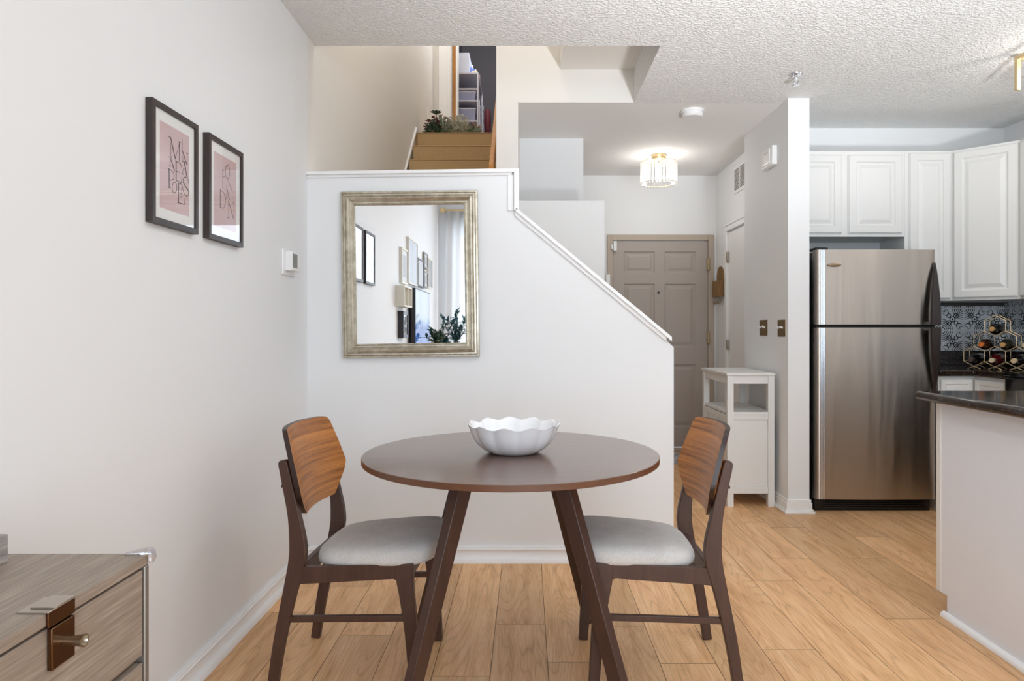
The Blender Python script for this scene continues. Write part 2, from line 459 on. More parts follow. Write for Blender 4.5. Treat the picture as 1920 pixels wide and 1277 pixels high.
# half wall below the stairs
b = B()
YW = 3.45
b.prism([(XL,0),(.742,0),(.742,1.083),(.716,1.108),(-.062,1.752),(-.062,1.962),(XL,1.948)], YW, YW+.115, 'y')
b.structure('wall_half', M['wall'], label='white half wall with a sloping end')
# caps (trim)
b = B()
def slopebox(p, q, th, y0, y1):
    (x0,z0),(x1,z1) = p, q
    b.prism([(x0,z0-th),(x1,z1-th),(x1,z1),(x0,z0)], y0, y1, 'y')
slopebox((XL,1.967),(-.040,1.982), .018, YW-.028, YW+.14)
slopebox((XL,1.951),(-.075,1.966), .014, YW-.012, YW+.127)
b.structure('trim_1', M['trim'], bevel=.003, label='white cap on the level part of the half wall')
b = B()
b.box(-.066, -.040, YW-.028, YW+.14, 1.772, 1.966)
b.box(-.098, -.066, YW-.010, YW+.125, 1.772, 1.953)
b.structure('trim_2', M['trim'], bevel=.003, label='white end board at the step of the half wall')
b = B()
slopebox((-.058,1.789),(.728,1.136), .023, YW-.028, YW+.14)
slopebox((-.062,1.772),(.704,1.136), .026, YW-.012, YW+.127)
b.structure('trim_3', M['trim'], bevel=.003, label='white sloping cap on the half wall')

# hall walls
B().box(-.058, .525, 4.62, 4.74, 0, 2.045).structure('wall_closet_low', M['wall'], label='pale low wall behind the stairs')
B().box(-.058, .437, 5.29, 5.41, 0, HC).structure('wall_closet_tall', M['wall'], label='pale wall behind the low wall')
YD = 6.554
XR = 1.818
b = B()
b.box(-.2, .812, YD, YD+.12, 0, HC); b.box(1.748, XR+.1, YD, YD+.12, 0, HC); b.box(.812, 1.748, YD, YD+.12, 2.035, HC)
b.structure('wall_entry', M['wall'], label='white wall around the entry door')
b = B()
b.box(XR, XR+.1, 5.246, 5.42, 0, HC); b.box(XR, XR+.1, 6.17, YD, 0, HC); b.box(XR, XR+.1, 5.42, 6.17, 2.06, HC)
b.structure('wall_hall_right', M['wall'], label='white hall wall with the closet door')
b = B()
b.box(1.672, 1.808, 4.37, 5.246, 0, HC); b.box(1.808, XR+.1, 5.12, 5.246, 0, HC)
b.structure('wall_pillar', M['wall'], label='white wall end beside the refrigerator')
B().box(1.808, 3.6, 5.02, 5.12, 0, HC).structure('wall_kitchen_back', M['wall'], label='white kitchen wall above the cabinets')
B().box(3.51, 3.6, -1.8, 5.02, 0, 3.1).structure('wall_right', M['wall'], label='white right wall')

# rear wall with a wide window (behind the viewer, seen in the mirror)
YB = -1.7
WX0, WX1, WZ0, WZ1 = -.94, 2.6, .25, 2.55
b = B()
b.box(XL-.1, WX0, YB-.12, YB, 0, 3.1); b.box(WX1, 3.6, YB-.12, YB, 0, 3.1)
b.box(WX0, WX1, YB-.12, YB, 0, WZ0); b.box(WX0, WX1, YB-.12, YB, WZ1, 3.1)
b.structure('wall_rear', M['wall'], label='white window wall reflected in the mirror')
b = B()
for x in (WX0, WX0+1.08, WX0+2.18, WX1-.05): b.box(x, x+.05, YB-.09, YB-.03, WZ0, WZ1)
b.box(WX0, WX1, YB-.09, YB-.03, WZ0, WZ0+.05); b.box(WX0, WX1, YB-.09, YB-.03, WZ1-.05, WZ1)
win = b.structure('window_1', M['trim'], label='wide white framed window behind the viewer')
B().box(WX0+.05, WX1-.05, YB-.063, YB-.057, WZ0+.05, WZ1-.05).build('window_pane', thin_glass('window_glass', (1,1,1,1), .04, .0), win)

# upstairs
b = B()
for i in range(10):
    zt, yt = 3.13 - .19*i, 6.77 - .235*i
    b.box(-1.09, -.2, yt, 6.8, zt-.19, zt)
    if i: b.box(-1.09, -.2, yt-.006, yt+.05, zt-.014, zt)
b.box(-1.09, -.2, 6.764, 6.82, 3.116, 3.13)
b.box(-1.09, -.2, OY0+.0, 4.655, 1.03, 1.23)
for i in range(5): b.box(-.2+.17*i, -.2+.17*(i+1), OY0, OY1, 0, 1.03-.205*i)
b.structure('stairs', M['carpet'], bevel=.006, label='tan carpeted stairs rising behind the half wall')
b = B(); b.box(XL, -.2, 6.8, 8.36, 2.95, 3.128); b.box(-1.0, -.058, 8.36, 10.5, 2.95, 3.128)
b.structure('floor_upstairs', M['carpet'], label='carpeted upper landing')
b = B()
b.prism([(4.45,1.23),(4.45,1.40),(6.0,2.46),(6.185,2.629),(6.787,3.19),(8.30,3.19),(8.30,3.13),(6.77,3.13),(4.66,1.23)], XL, XL+.018, 'x')
b.structure('trim_4', M['trim'], bevel=.003, label='white skirting board up the stair wall')
# upper landing back wall with closet opening
b = B()
b.box(XL-.1, -.93, 8.36, 8.48, 3.13, 5.6); b.box(-.93, .1, 8.36, 8.48, 5.17, 5.6)
b.structure('wall_upstairs_back', M['wall_stair'], label='cream wall beside the upstairs closet')
b = B()
b.box(-1.08, -.965, 8.335, 8.36, 3.13, 5.2); b.box(-.975, -.925, 8.325, 8.36, 3.13, 5.2); b.box(-.932, -.918, 8.30, 8.50, 3.13, 5.17)
b.structure('trim_5', M['trim'], bevel=.004, label='white casing of the upstairs closet')
b = B()
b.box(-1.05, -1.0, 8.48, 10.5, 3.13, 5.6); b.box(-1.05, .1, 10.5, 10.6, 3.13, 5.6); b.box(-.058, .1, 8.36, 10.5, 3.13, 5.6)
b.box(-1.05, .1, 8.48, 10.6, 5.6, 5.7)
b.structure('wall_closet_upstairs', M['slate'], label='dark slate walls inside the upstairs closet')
d3 = B().box(-.915, -.875, 8.42, 8.56, 3.14, 5.15).structure('door_3', M['oak'], label='golden oak edge of the open closet door')
B().box(-.875, -.852, 8.40, 8.56, 3.13, 5.17).structure('trim_6', M['trim'], label='white inner jamb beside the oak door edge')

# baseboards
def baseboard(name, p, q, nrm, label):
    p, q, nrm = Vector(p), Vector(q), Vector(nrm)
    d = (q-p)
    prof = [(0,0),(.032,0),(.032,.008),(.027,.019),(.014,.023),(.011,.030),(.011,.058),(.016,.061),(.018,.066),(.016,.070),(.0125,.0715),(.0135,.076),(.011,.080),(0,.080)]
    b = B()
    b.loops([[p + nrm*a + Vector((0,0,z)) for a, z in prof], [q + nrm*a + Vector((0,0,z)) for a, z in prof]])
    b.structure(name, M['trim'], label=label)
baseboard('baseboard_left', (XL,-1.7,0), (XL,YW,0), (1,0,0), 'white baseboard along the left wall')
baseboard('baseboard_half_wall', (XL,YW,0), (.742,YW,0), (0,-1,0), 'white baseboard below the mirror wall')
baseboard('baseboard_right', (3.51,-1.7,0), (3.51,2.1,0), (-1,0,0), 'white baseboard along the right wall')
baseboard('baseboard_rear', (XL,YB,0), (3.51,YB,0), (0,1,0), 'white baseboard under the window')
baseboard('baseboard_entry', (.525,YD,0), (.77,YD,0), (0,-1,0), 'white baseboard beside the entry door')
# pillar base wraps the wall end
b = B()
for a, z0, z1 in ((.030,0,.014),(.022,.014,.024),(.015,.024,.066),(.010,.066,.085)):
    b.box(1.672-a, 1.808+a*.9, 4.37-a, 5.246, z0, z1)
b.structure('baseboard_pillar', M['trim'], bevel=.002, label='white baseboard around the wall end')

# ------------------------------------------------------------------ doors
def six_panel(b, x0, x1, z0, z1, yf, th, panels, Mx=None):
    """face towards -Y at yf; panels list of (xa,xb,za,zb)"""
    xs = sorted({x0, x1} | {p[0] for p in panels} | {p[1] for p in panels})
    zs = sorted({z0, z1} | {p[2] for p in panels} | {p[3] for p in panels})
    for i in range(len(xs)-1):
        for j in range(len(zs)-1):
            cx, cz = (xs[i]+xs[i+1])/2, (zs[j]+zs[j+1])/2
            if any(p[0] < cx < p[1] and p[2] < cz < p[3] for p in panels): continue
            v = [(xs[i],yf,zs[j]),(xs[i+1],yf,zs[j]),(xs[i+1],yf,zs[j+1]),(xs[i],yf,zs[j+1])]
            b.add(v, [(0,1,2,3)])
    for (xa,xb,za,zb) in panels:
        Mx = basis(((xa+xb)/2, yf, (za+zb)/2), (1,0,0), (0,0,1), (0,-1,0))
        b.rects(xb-xa, zb-za, [(0,0),(.012,-.010),(.026,-.010),(.05,-.003)], Mx)
    b.box(x0, x1, yf+.012, yf+th, z0, z1)
    for (a0,a1,c0,c1) in ((x0,x0,z0,z1),(x1,x1,z0,z1)):
        b.add([(a0,yf,c0),(a0,yf+.013,c0),(a0,yf+.013,c1),(a0,yf,c1)], [(0,1,2,3)])
    for zz in (z0, z1):
        b.add([(x0,yf,zz),(x1,yf,zz),(x1,yf+.013,zz),(x0,yf+.013,zz)], [(0,1,2,3)])
b = B()
DX0, DX1 = .826, 1.734
pans = []
for (xa, xb) in ((.930,1.228),(1.322,1.620)):
    for (za, zb) in ((1.715,1.925),(1.005,1.615),(.24,.84)): pans.append((xa,xb,za,zb))
six_panel(b, DX0, DX1, .05, 2.022, YD-.004, .045, pans)
door = b.structure('door_1', M['taupe'], label='taupe six panel entry door', smooth=False)
b = B()
b.box(.770, .822, YD-.022, YD+.08, 0, 2.085); b.box(1.738, 1.790, YD-.022, YD+.08, 0, 2.085); b.box(.822, 1.738, YD-.022, YD+.08, 2.028, 2.085)
b.box(.822, 1.738, YD-.01, YD+.1, 0, .04)
o = b.build('door_frame', M['taupe_frame'], door, bevel=.004)
for zz in (1.80, 1.10, .35):
    B().box(1.724, 1.750, YD-.034, YD-.004, zz-.06, zz+.06).build('hinge', M['hinge_brass'], door, bevel=.006)
B().lathe([(.011,0),(.012,.006),(.006,.008)], 16, basis((1.262, YD-.004, 1.53),(1,0,0),(0,0,1),(0,-1,0))).build('peephole', M['bronze_black'], door)
for (x0,x1,z0,z1) in ((.826,.858,1.925,2.02),(.806,.822,1.94,1.99)):
    B().box(x0, x1, YD-.045, YD-.012, z0, z1).build('door_sensor', M['plastic'], door, bevel=.004)
B().box(.752, .792, YD-.06, YD-.022, 1.60, 1.70).build('door_sensor', M['plastic'], door, bevel=.004)
B().lathe([(.0,0),(.03,.0),(.03,.01),(.012,.014),(.012,.04),(.028,.05),(.03,.065),(.02,.078),(0,.08)], 20, basis((.89, YD-.005, .97),(1,0,0),(0,0,1),(0,-1,0)), cap=False).build('door_knob', M['nickel'], door)
# closet door in the hall side wall
d2 = B().box(XR+.004, XR+.04, 5.43, 6.16, .012, 2.052).structure('door_2', M['trim'], label='plain white closet door in the hall')
b = B()
b.box(XR-.018, XR+.05, 6.165, 6.225, 0, 2.12); b.box(XR-.018, XR+.05, 5.365, 5.425, 0, 2.12); b.box(XR-.018, XR+.05, 5.425, 6.165, 2.058, 2.12)
b.box(XR-.024, XR-.004, 5.365, 6.225, 2.105, 2.125)
b.build('door_casing', M['trim'], d2, bevel=.005)
for zz in (1.83, 1.04, .25):
    B().box(XR-.020, XR+.004, 6.142, 6.166, zz-.045, zz+.045).build('hinge', M['nickel'], d2, bevel=.004)

# ------------------------------------------------------------------ dining table
TC = Vector((-.055, 2.387, 0))
TZ = .744
tb = thing('dining_table', TC, 'round dark brown wooden dining table with splayed legs', 'table')
R = .510
b = B()
b.lathe([(0,TZ-.021),(R-.002,TZ-.021)], 160, cap=False)
b.mi = 1; b.lathe([(R-.002,TZ-.021),(R,TZ-.0195),(R,TZ-.002)], 160, cap=False)
b.mi = 0; b.lathe([(R,TZ-.002),(R-.0015,TZ-.0004),(R-.006,TZ),(0,TZ)], 160, cap=False)
bmesh.ops.remove_doubles(b.bm, verts=b.bm.verts, dist=1e-5)
b.build('tabletop', [M['table'], M['table_edge']], tb, local=True)
a0 = math.atan2(-.36, -.312)
for i in range(4):
    a = a0 + i*pi/2
    er = Vector((math.cos(a), math.sin(a), 0)); et = Vector((-math.sin(a), math.cos(a), 0))
    top, bot = er*.215 + Vector((0,0,TZ-.02)), er*.476
    rings = []
    for p, wr, wt in ((top,.031,.020),(bot,.027,.017)):
        rings.append([p - er*wr - et*wt, p + er*wr - et*wt, p + er*wr + et*wt, p - er*wr + et*wt])
    b = B(); b.loops(rings); b.build('leg', M['dark_wood'], tb, local=True, bevel=.003)
b = B()
for a in (a0, a0+pi/2):
    er = Vector((math.cos(a), math.sin(a), 0)); et = Vector((-math.sin(a), math.cos(a), 0))
    b.box(-.19, .19, -.02, .02, TZ-.062, TZ-.021, basis((0,0,0), er, et, (0,0,1)))
b.build('support_brace', M['dark_wood'], tb, local=True)

# bowl
bl = B()
nb, lob = 132, 11
def bowl_ring(r, z, fl, wz, ph=.3):
    out = []
    for kx in range(nb):
        t = 2*pi*kx/nb
        c = math.cos(lob*t + ph)
        rr = r*(1 + fl*(abs(math.cos(lob*t/2 + ph/2))*1.6 - .8) )
        out.append((rr*math.cos(t), rr*math.sin(t), z + wz*c))
    return out
outer = [(.0,.0,0,0),(.080,.0,0,0),(.088,.003,.002,0),(.105,.012,.012,0),(.124,.030,.025,0),(.138,.052,.035,0),(.147,.074,.045,.002),(.153,.092,.055,.005),(.156,.098,.055,.0055)]
inner = [(.153,.099,.055,.0055),(.148,.092,.055,.005),(.140,.070,.045,.002),(.128,.046,.03,0),(.108,.024,.015,0),(.080,.012,.004,0),(.0,.010,0,0)]
bl.loops([bowl_ring(*q) for q in outer+inner], cap0=False, cap1=False)
bmesh.ops.remove_doubles(bl.bm, verts=bl.bm.verts, dist=1e-5)
bo = bl.build('serving_bowl', M['ceramic'], None, angle=75)
bo.location = (-.046, 2.385, TZ+.0005)
tag(bo, 'white scalloped ceramic bowl on the round dining table', 'bowl')

# ------------------------------------------------------------------ chairs
def flat_limb(path, y0, y1):
    """side outline from centre points (x,z,halfwidth) extruded across y"""
    b = B(); L, Rr = [], []
    n = len(path)
    for i, (x, z, h) in enumerate(path):
        x0, z0, _ = path[max(0, i-1)]; x1, z1, _ = path[min(n-1, i+1)]
        d = Vector((x1-x0, z1-z0)).normalized(); nn = Vector((-d.y, d.x))
        L.append((x + nn.x*h, z + nn.y*h)); Rr.append((x - nn.x*h, z - nn.y*h))
    rings = []
    for l, r in zip(L, Rr):
        rings.append([(l[0],y0,l[1]),(r[0],y0,r[1]),(r[0],y1,r[1]),(l[0],y1,l[1])])
    b.loops(rings); return b
def smooth_path(pts, n=5):
    out = []
    for i in range(len(pts)-1):
        p0 = pts[max(0,i-1)]; p1 = pts[i]; p2 = pts[i+1]; p3 = pts[min(len(pts)-1,i+2)]
        for k in range(n):
            t = k/n
            out.append(tuple(.5*((2*b_)+(-a_+c_)*t+(2*a_-5*b_+4*c_-d_)*t*t+(-a_+3*b_-3*c_+d_)*t**3) for a_,b_,c_,d_ in zip(p0,p1,p2,p3)))
    out.append(tuple(pts[-1])); return out

def make_chair(loc, rz, label):
    t = thing('dining_chair', loc, label, 'chair', 'walnut dining chairs at the round table', rz)
    hw = .196
    for s in (-1, 1):
        y = s*hw
        rear = smooth_path([(-.249,.0,.0165),(-.224,.16,.0185),(-.190,.32,.0215),(-.166,.42,.0270),(-.163,.48,.0265),(-.175,.57,.0195),(-.193,.66,.0175),(-.210,.735,.0155)], 5) + [(-.2112,.743,.0143),(-.2122,.7495,.0100)]
        flat_limb(rear, y-.013, y+.013).build('leg', M['dark_wood'], t, local=True, bevel=.003)
        front = smooth_path([(.221,.0,.0165),(.207,.20,.020),(.193,.32,.0235),(.187,.37,.027),(.186,.425,.029)], 4)
        flat_limb(front, y-.014, y+.014).build('leg', M['dark_wood'], t, local=True, bevel=.003)
        b = B(); b.prism([(-.165,.345),(-.150,.352),(.150,.374),(.165,.368),(.175,.350),(.185,.36),(.185,.425),(-.16,.406)], y-.011, y+.011, 'y')
        b.build('seat_rail', M['dark_wood'], t, local=True, bevel=.002)
        b = B(); b.prism([(-.213,.225),(.200,.238),(.200,.258),(-.210,.245)], y-.008, y+.008, 'y')
        b.build('stretcher', M['dark_wood'], t, local=True, bevel=.002)
        for fx in (-.249, .221):
            pass
    B().box(-.175, -.153, -hw, hw, .352, .404).build('back_rail', M['dark_wood'], t, local=True, bevel=.003)
    B().box(.178, .200, -hw, hw, .362, .424).build('front_rail', M['dark_wood'], t, local=True, bevel=.003)
    # seat cushion
    b = B(); rings = []
    def outline(x):
        return .190 + .024*min(1, max(0, (x+.13)/.30))
    def ring(sc, z, dz):
        pts = []; n = 64; ex = 2/4.2
        for kx in range(n):
            a = 2*pi*kx/n
            cx, cy = math.cos(a), math.sin(a)
            ux = math.copysign(abs(cx)**ex, cx); uy = math.copysign(abs(cy)**ex, cy)
            x = .074 + .206*ux*sc
            y = outline(x)*uy*sc
            pts.append((x, y, z + dz*(-(uy*sc)**2*.35 + .0) + (.015 if z > .43 else .010)*(x/.2)))
        return pts
    for sc, z in ((.0,.406),(.80,.404),(.95,.405),(.992,.411),(1.0,.424),(.992,.438),(.965,.450),(.90,.459),(.78,.465),(.55,.469),(.28,.470),(.0,.470)):
        rings.append(ring(sc, z, .012 if z > .43 else 0))
    b.loops(rings, cap0=False, cap1=False)
    bmesh.ops.remove_doubles(b.bm, verts=b.bm.verts, dist=1e-5)
    b.build('seat', M['fabric'], t, local=True, angle=80)
    # curved plywood back
    b = B()
    zb, zt = .560, .846
    pts = []
    half = []
    for (yy, zz) in ((0,zb-.036),(.06,zb-.033),(.10,zb-.022),(.135,zb-.002),(.165,zb+.022),(.19,zb+.048),(.21,zb+.070),(.225,zb+.090),(.2325,zb+.109),(.2315,zb+.128),(.226,zb+.158),(.212,zb+.215),(.202,zt-.036),(.197,zt-.018),(.186,zt-.005),(.168,zt),(.08,zt+.001),(0,zt+.0015)):
        half.append((yy, zz))
    outl = half + [(-y, z_) for (y, z_) in reversed(half[1:-1])]
    def P(y, z_, off):
        tt = (z_-zb)/(zt-zb)
        x = -.176 - .064*tt + .045*(y/.21)**2 + off
        return (x, y, z_)
    # grid the panel for the curve: columns across y
    cols = [-.2325+.465*i/40 for i in range(41)]
    def span(y):
        ay = abs(y); zl = zb; zh = zt+.0015
        for (ya, za), (yb_, zb_) in zip(half, half[1:]):
            lo, hi = min(ya, yb_), max(ya, yb_)
            if lo <= ay <= hi and hi-lo > 1e-9:
                zz = za + (zb_-za)*(ay-ya)/(yb_-ya)
                if zz < zb+.110: zl = max(zl, zz) if ay >= .0 else zl
                else: zh = min(zh, zz)
        return zl, zh
    nz = 10
    gridF, gridB = [], []
    for y in cols:
        zl, zh = span(max(-.2320, min(.2320, y)))
        gridF.append([P(y, zl+(zh-zl)*j/nz, .0) for j in range(nz+1)])
        gridB.append([P(y, zl+(zh-zl)*j/nz, -.017) for j in range(nz+1)])
    nc = len(cols); vs = [p for c in gridF for p in c] + [p for c in gridB for p in c]
    off = nc*(nz+1); idx = lambda i, j: i*(nz+1)+j
    fs = []; fe = []
    for i in range(nc-1):
        for j in range(nz):
            fs.append((idx(i,j), idx(i+1,j), idx(i+1,j+1), idx(i,j+1)))
            fs.append((off+idx(i,j), off+idx(i,j+1), off+idx(i+1,j+1), off+idx(i+1,j)))
        for j in (0, nz): fe.append((idx(i,j), idx(i+1,j), off+idx(i+1,j), off+idx(i,j)))
    for i in (0, nc-1):
        for j in range(nz): fe.append((idx(i,j), idx(i,j+1), off+idx(i,j+1), off+idx(i,j)))
    nF = len(fs)
    b.add(vs, fs+fe)
    b.bm.faces.ensure_lookup_table()
    for fi in range(nF, nF+len(fe)):
        if fi < len(b.bm.faces): b.bm.faces[fi].material_index = 1
    bk = b.build('backrest', [M['back_wood'], M['ply_edge']], t, local=True, angle=45)
    for s in (-1, 1):
        for zz in (.665, .715):
            b = B(); b.lathe([(.006,0),(.006,.003),(.003,.005)], 12, basis((-.2085-.02*(zz-.665)*5-.006, s*hw, zz), (0,1,0), (.25,0,.97), (-.97,0,.25)))
            b.build('screw_cap', M['dark_wood'], t, local=True)
        for fx in (-.249, .221):
            b = B(); b.lathe([(.011,-.0005),(.011,.003)], 14, Matrix.Translation((fx, s*hw, 0))); b.build('foot_glide', M['nickel'], t, local=True)
    return t
make_chair((-.566, 2.395, .0), math.radians(-3), 'walnut chair with grey seat left of the round table')
make_chair((.434, 2.392, .0), math.radians(180), 'walnut chair with grey seat right of the round table')

# ------------------------------------------------------------------ mirror on the half wall
mx0, mx1, mz0, mz1 = -.931, -.243, 1.033, 1.870
mc = Vector(((mx0+mx1)/2, YW, (mz0+mz1)/2))
mw, mh = mx1-mx0, mz1-mz0
mr = thing('wall_mirror', mc, 'rectangular mirror in a ribbed champagne silver frame on the half wall', 'mirror')
rotm = Matrix.Rotation(math.radians(-.75), 4, 'Y')
MM = basis((0,0,0), (1,0,0), (0,0,1), (0,-1,0))
prof = [(0,.0),(0,.020),(.003,.024),(.010,.026),(.012,.023),(.015,.027),(.022,.028),(.026,.024),(.030,.031),(.037,.034),(.042,.030),(.046,.024),(.053,.019),(.056,.022),(.060,.022),(.063,.016),(.066,.018),(.070,.012),(.071,.008)]
b = B(); b.rects(mw, mh, prof, rotm @ MM, cap=False); b.build('mirror_frame', M['silver_leaf'], mr, local=True, angle=25)
b = B(); b.rects(mw, mh, [(0,.0),(.069,.0085)], rotm @ MM, cap=False); b.build('backing', M['frame_dark'], mr, local=True)
b = B(); b.box(-mw/2+.07, mw/2-.07, -mh/2+.07, mh/2-.07, .008, .0095, rotm @ MM); b.build('mirror_glass', M['mirror'], mr, local=True, smooth=False)

# ------------------------------------------------------------------ framed prints on the left wall
def framed(name, y0, y1, z0, z1, label, fm, inner_mats, depth=.020, wf=.018, mat_w=.025, cat='picture', group=None, tilt=0, fronts=None):
    yc, zc = (y0+y1)/2, (z0+z1)/2
    t = thing(name, (XL, yc, zc), label, cat, group)
    Mb = Matrix.Rotation(math.radians(tilt), 4, 'X') @ basis((0,0,0), (0,1,0), (0,0,1), (1,0,0))
    w, h = y1-y0, z1-z0
    b = B(); b.rects(w, h, [(0,0.0005),(0,depth),(wf,depth),(wf,depth-.007)], Mb, cap=False); b.build('frame', fm, t, local=True, smooth=False)
    d = depth-.007
    b = B(); b.box(-w/2+wf-.002, w/2-wf+.002, -h/2+wf-.002, h/2-wf+.002, .001, d, Mb); b.build('mat_board', inner_mats[0], t, local=True, smooth=False)
    pw, ph = w/2-wf-mat_w, h/2-wf-mat_w*1.0
    b = B(); b.box(-pw, pw, -ph, ph, d-.001, d+.0006, Mb); pr = b.build('print', inner_mats[1], t, local=True, smooth=False)
    b = B(); b.box(-w/2+wf, w/2-wf, -h/2+wf, h/2-wf, d+.002, d+.003, Mb); b.build('glass', M['pane'], t, local=True, smooth=False)
    return t, pr, Mb, d
def strokes(lst, conv, Mb, d, name, mat, pr):
    b = B()
    for width, pts in lst:
        q = [conv(p) for p in pts]
        for (u0,v0),(u1,v1) in zip(q, q[1:]):
            dv = Vector((u1-u0, v1-v0)); L = dv.length
            if L < 1e-6: continue
            nn = Vector((-dv.y, dv.x))/L*width/2
            e = dv/L*width*.3
            c = [(u0+nn.x-e.x, v0+nn.y-e.y), (u0-nn.x-e.x, v0-nn.y-e.y), (u1-nn.x+e.x, v1-nn.y+e.y), (u1+nn.x+e.x, v1+nn.y+e.y)]
            b.prism(c, d+.0007, d+.0011, 'z', Mb)
    return b.build(name, mat, pr, local=True, smooth=False)
def ell(cx, cy, rx, ry, n=28, tilt=0):
    return [(cx+rx*math.cos(2*pi*i/n)+tilt*math.sin(2*pi*i/n), cy+ry*math.sin(2*pi*i/n)) for i in range(n+1)]
XF = -1.098
def conv_px(ox, oy, sc, yc, zc):
    def f(p):
        px, py = ox + p[0]/sc, oy + p[1]/sc
        Y = XF*F/(px-VX)
        return (Y-yc, H-(py-VY)*Y/F - zc)
    return f
TK, MD, TN = .0042, .0022, .0012
L1 = [(TN,[(155,235),(155,465)]),(TK,[(150,152),(226,495)]),(TN,[(226,495),(287,250)]),(TK,[(290,225),(292,530)]),(MD,[(122,140),(150,152)]),(MD,[(276,220),(312,230)]),(MD,[(120,462),(165,471)]),
 (MD,[(333,185),(333,360)]),(TN,[(345,440),(345,535)]),(TK,[(340,370),(412,590)]),(TN,[(415,402),(415,575)]),(MD,[(400,400),(430,406)]),(MD,[(332,533),(356,540)]),
 (TN,[(140,520),(140,610)]),(TK,[(150,490),(212,680)]),(MD,[(128,606),(150,613)]),
 (TK,[(238,540),(238,835)]),(MD,[(220,522),(308,570)]),(MD,[(308,570),(322,626)]),(MD,[(240,690),(292,708)]),(MD,[(238,835),(320,872)]),(MD,[(320,872),(326,800)]),
 (TN,[(372,545),(340,735)]),(TK,[(372,545),(408,766)]),(TN,[(355,640),(388,665)]),(MD,[(328,733),(352,740)]),(MD,[(398,764),(422,773)]),(MD,[(362,540),(385,548)]),
 (TK,[(125,655),(128,950)]),(MD,[(108,650),(150,668),(185,700),(207,750),(203,805),(180,830),(130,828)]),(MD,[(108,945),(150,957)]),
 (MD,[(440,890),(432,825),(400,785),(365,785),(348,820),(352,870)]),(TK,[(352,870),(385,930),(425,980),(440,1025)]),(MD,[(440,1025),(430,1070),(405,1087),(372,1062),(352,1010),(340,940),(320,895),(262,876)]),
 (MD,ell(212,950,38,86)),(TK,[(275,880),(275,1192)]),(MD,[(258,1188),(370,1221)]),(MD,[(370,1221),(381,1130)]),(TN,[(320,950),(320,1040)]),(MD,[(303,1045),(330,1060),(333,1085),(318,1106),(302,1092)])]
t, pr, Mb, d = framed('framed_print', 1.985, 2.262, 1.486, 1.848, 'dark framed pink letter print nearer the viewer on left wall', M['frame_dark'], [M['mat'], M['pink']],   .022, .017, .034, group='pair of pink letter prints')
strokes(L1, conv_px(300, 240, 8.507, 2.1235, 1.667), Mb, d, 'lettering', M['ink'], pr)
L2 = [(MD,ell(292,320,40,128)),(MD,[(205,288),(205,625)]),(MD,[(192,283),(228,293)]),(MD,[(205,400),(232,410)]),(TN,[(200,620),(240,645)]),
 (MD,[(300,480),(385,690)]),(TN,[(275,560),(275,660)]),(TK,[(160,642),(157,965)]),(MD,[(145,635),(215,690),(246,770),(256,840),(246,920),(222,980),(205,988),(150,962)]),
 (TK,[(288,650),(325,830)]),(TN,[(270,720),(262,810)]),(TN,[(300,770),(260,830)]),(TN,[(305,850),(305,1165)]),(TK,[(310,860),(402,1182)]),(TN,[(408,892),(408,1130)]),(MD,[(288,1160),(322,1168)]),(MD,[(375,878),(418,898)])]
t, pr, Mb, d = framed('framed_print', 2.338, 2.620, 1.486, 1.848, 'dark framed pink letter print nearer the thermostat on left wall', M['frame_dark'], [M['mat'], M['pink']],   .022, .017, .034, group='pair of pink letter prints')
strokes(L2, conv_px(395, 290, 9.815, 2.479, 1.667), Mb, d, 'lettering', M['ink_light'], pr)

# thermostat
t = thing('thermostat', (XL, 3.15, 1.43), 'white thermostat with a grey screen on the left wall', 'thermostat')
B().box(XL, XL+.010, 3.08, 3.24, 1.422, 1.542).build('base_plate', M['plastic'], t, bevel=.006)
B().box(XL+.010, XL+.042, 3.105, 3.215, 1.442, 1.530).build('body', M['plastic'], t, bevel=.003)
B().box(XL+.042, XL+.0428, 3.115, 3.175, 1.456, 1.520).build('screen', M['lcd'], t, smooth=False)

# ------------------------------------------------------------------ low chest at the left
DXF, DYE, DZT = -.686, 1.238, .765
ds = thing('sideboard', (-.9, .38, 0), 'grey-beige wooden sideboard with metal trim at lower left', 'sideboard')
DY0 = -.55
B().box(-1.085, DXF, DY0, DYE, DZT-.019, DZT).build('sideboard_top', M['dresser'], ds, bevel=.002)
b = B(); b.box(-1.08, DXF-.022, DY0+.005, DYE-.008, .10, DZT-.020); b.build('carcass', M['dresser'], ds)
rows = [(.588,.741),(.435,.575),(.275,.422),(.115,.262)]
ncol = 2; cw = .8825
for ci in range(ncol):
    for ri, (za, zb_) in enumerate(rows):
        ya = DY0+.012+ci*cw + (.004 if ci else 0); yb_ = ya+cw-.008
        dr = B().box(DXF-.024, DXF-.002, ya, yb_, za, zb_).build('drawer', M['dresser'], ds, bevel=.002)
        hy = ((ya+yb_)/2 if not ci else 1.003); hz = (.712 if ri == 0 else (za+zb_)/2+.02)
        B().box(DXF-.002, DXF+.006, hy-.025, hy+.025, hz-.031, hz+.030).build('handle_plate', M['bronze'], dr, bevel=.0015)
        B().lathe([(.0062,0),(.0064,.008),(.0078,.021),(.0098,.030),(.0078,.030),(.0055,.024)], 24, basis((DXF+.006, hy, hz+.002), (0,1,0), (0,0,1), (1,0,0))).build('knob', M['nickel'], dr)
for ci in range(ncol):
    hy = ((DY0+.012+cw/2-.004) if not ci else 1.003)
    b = B(); b.box(DXF-.042, DXF+.004, hy-.030, hy+.028, DZT, DZT+.0025); b.box(DXF-.031, DXF+.004, hy-.018, hy+.028, DZT+.0025, DZT+.005)
    cl_ = b.build('edge_clasp', M['pewter'], ds, bevel=.0008)
    B().box(DXF, DXF+.004, hy-.030, hy+.028, DZT-.021, DZT+.002).build('clasp_face', M['bronze'], cl_, bevel=.0008)
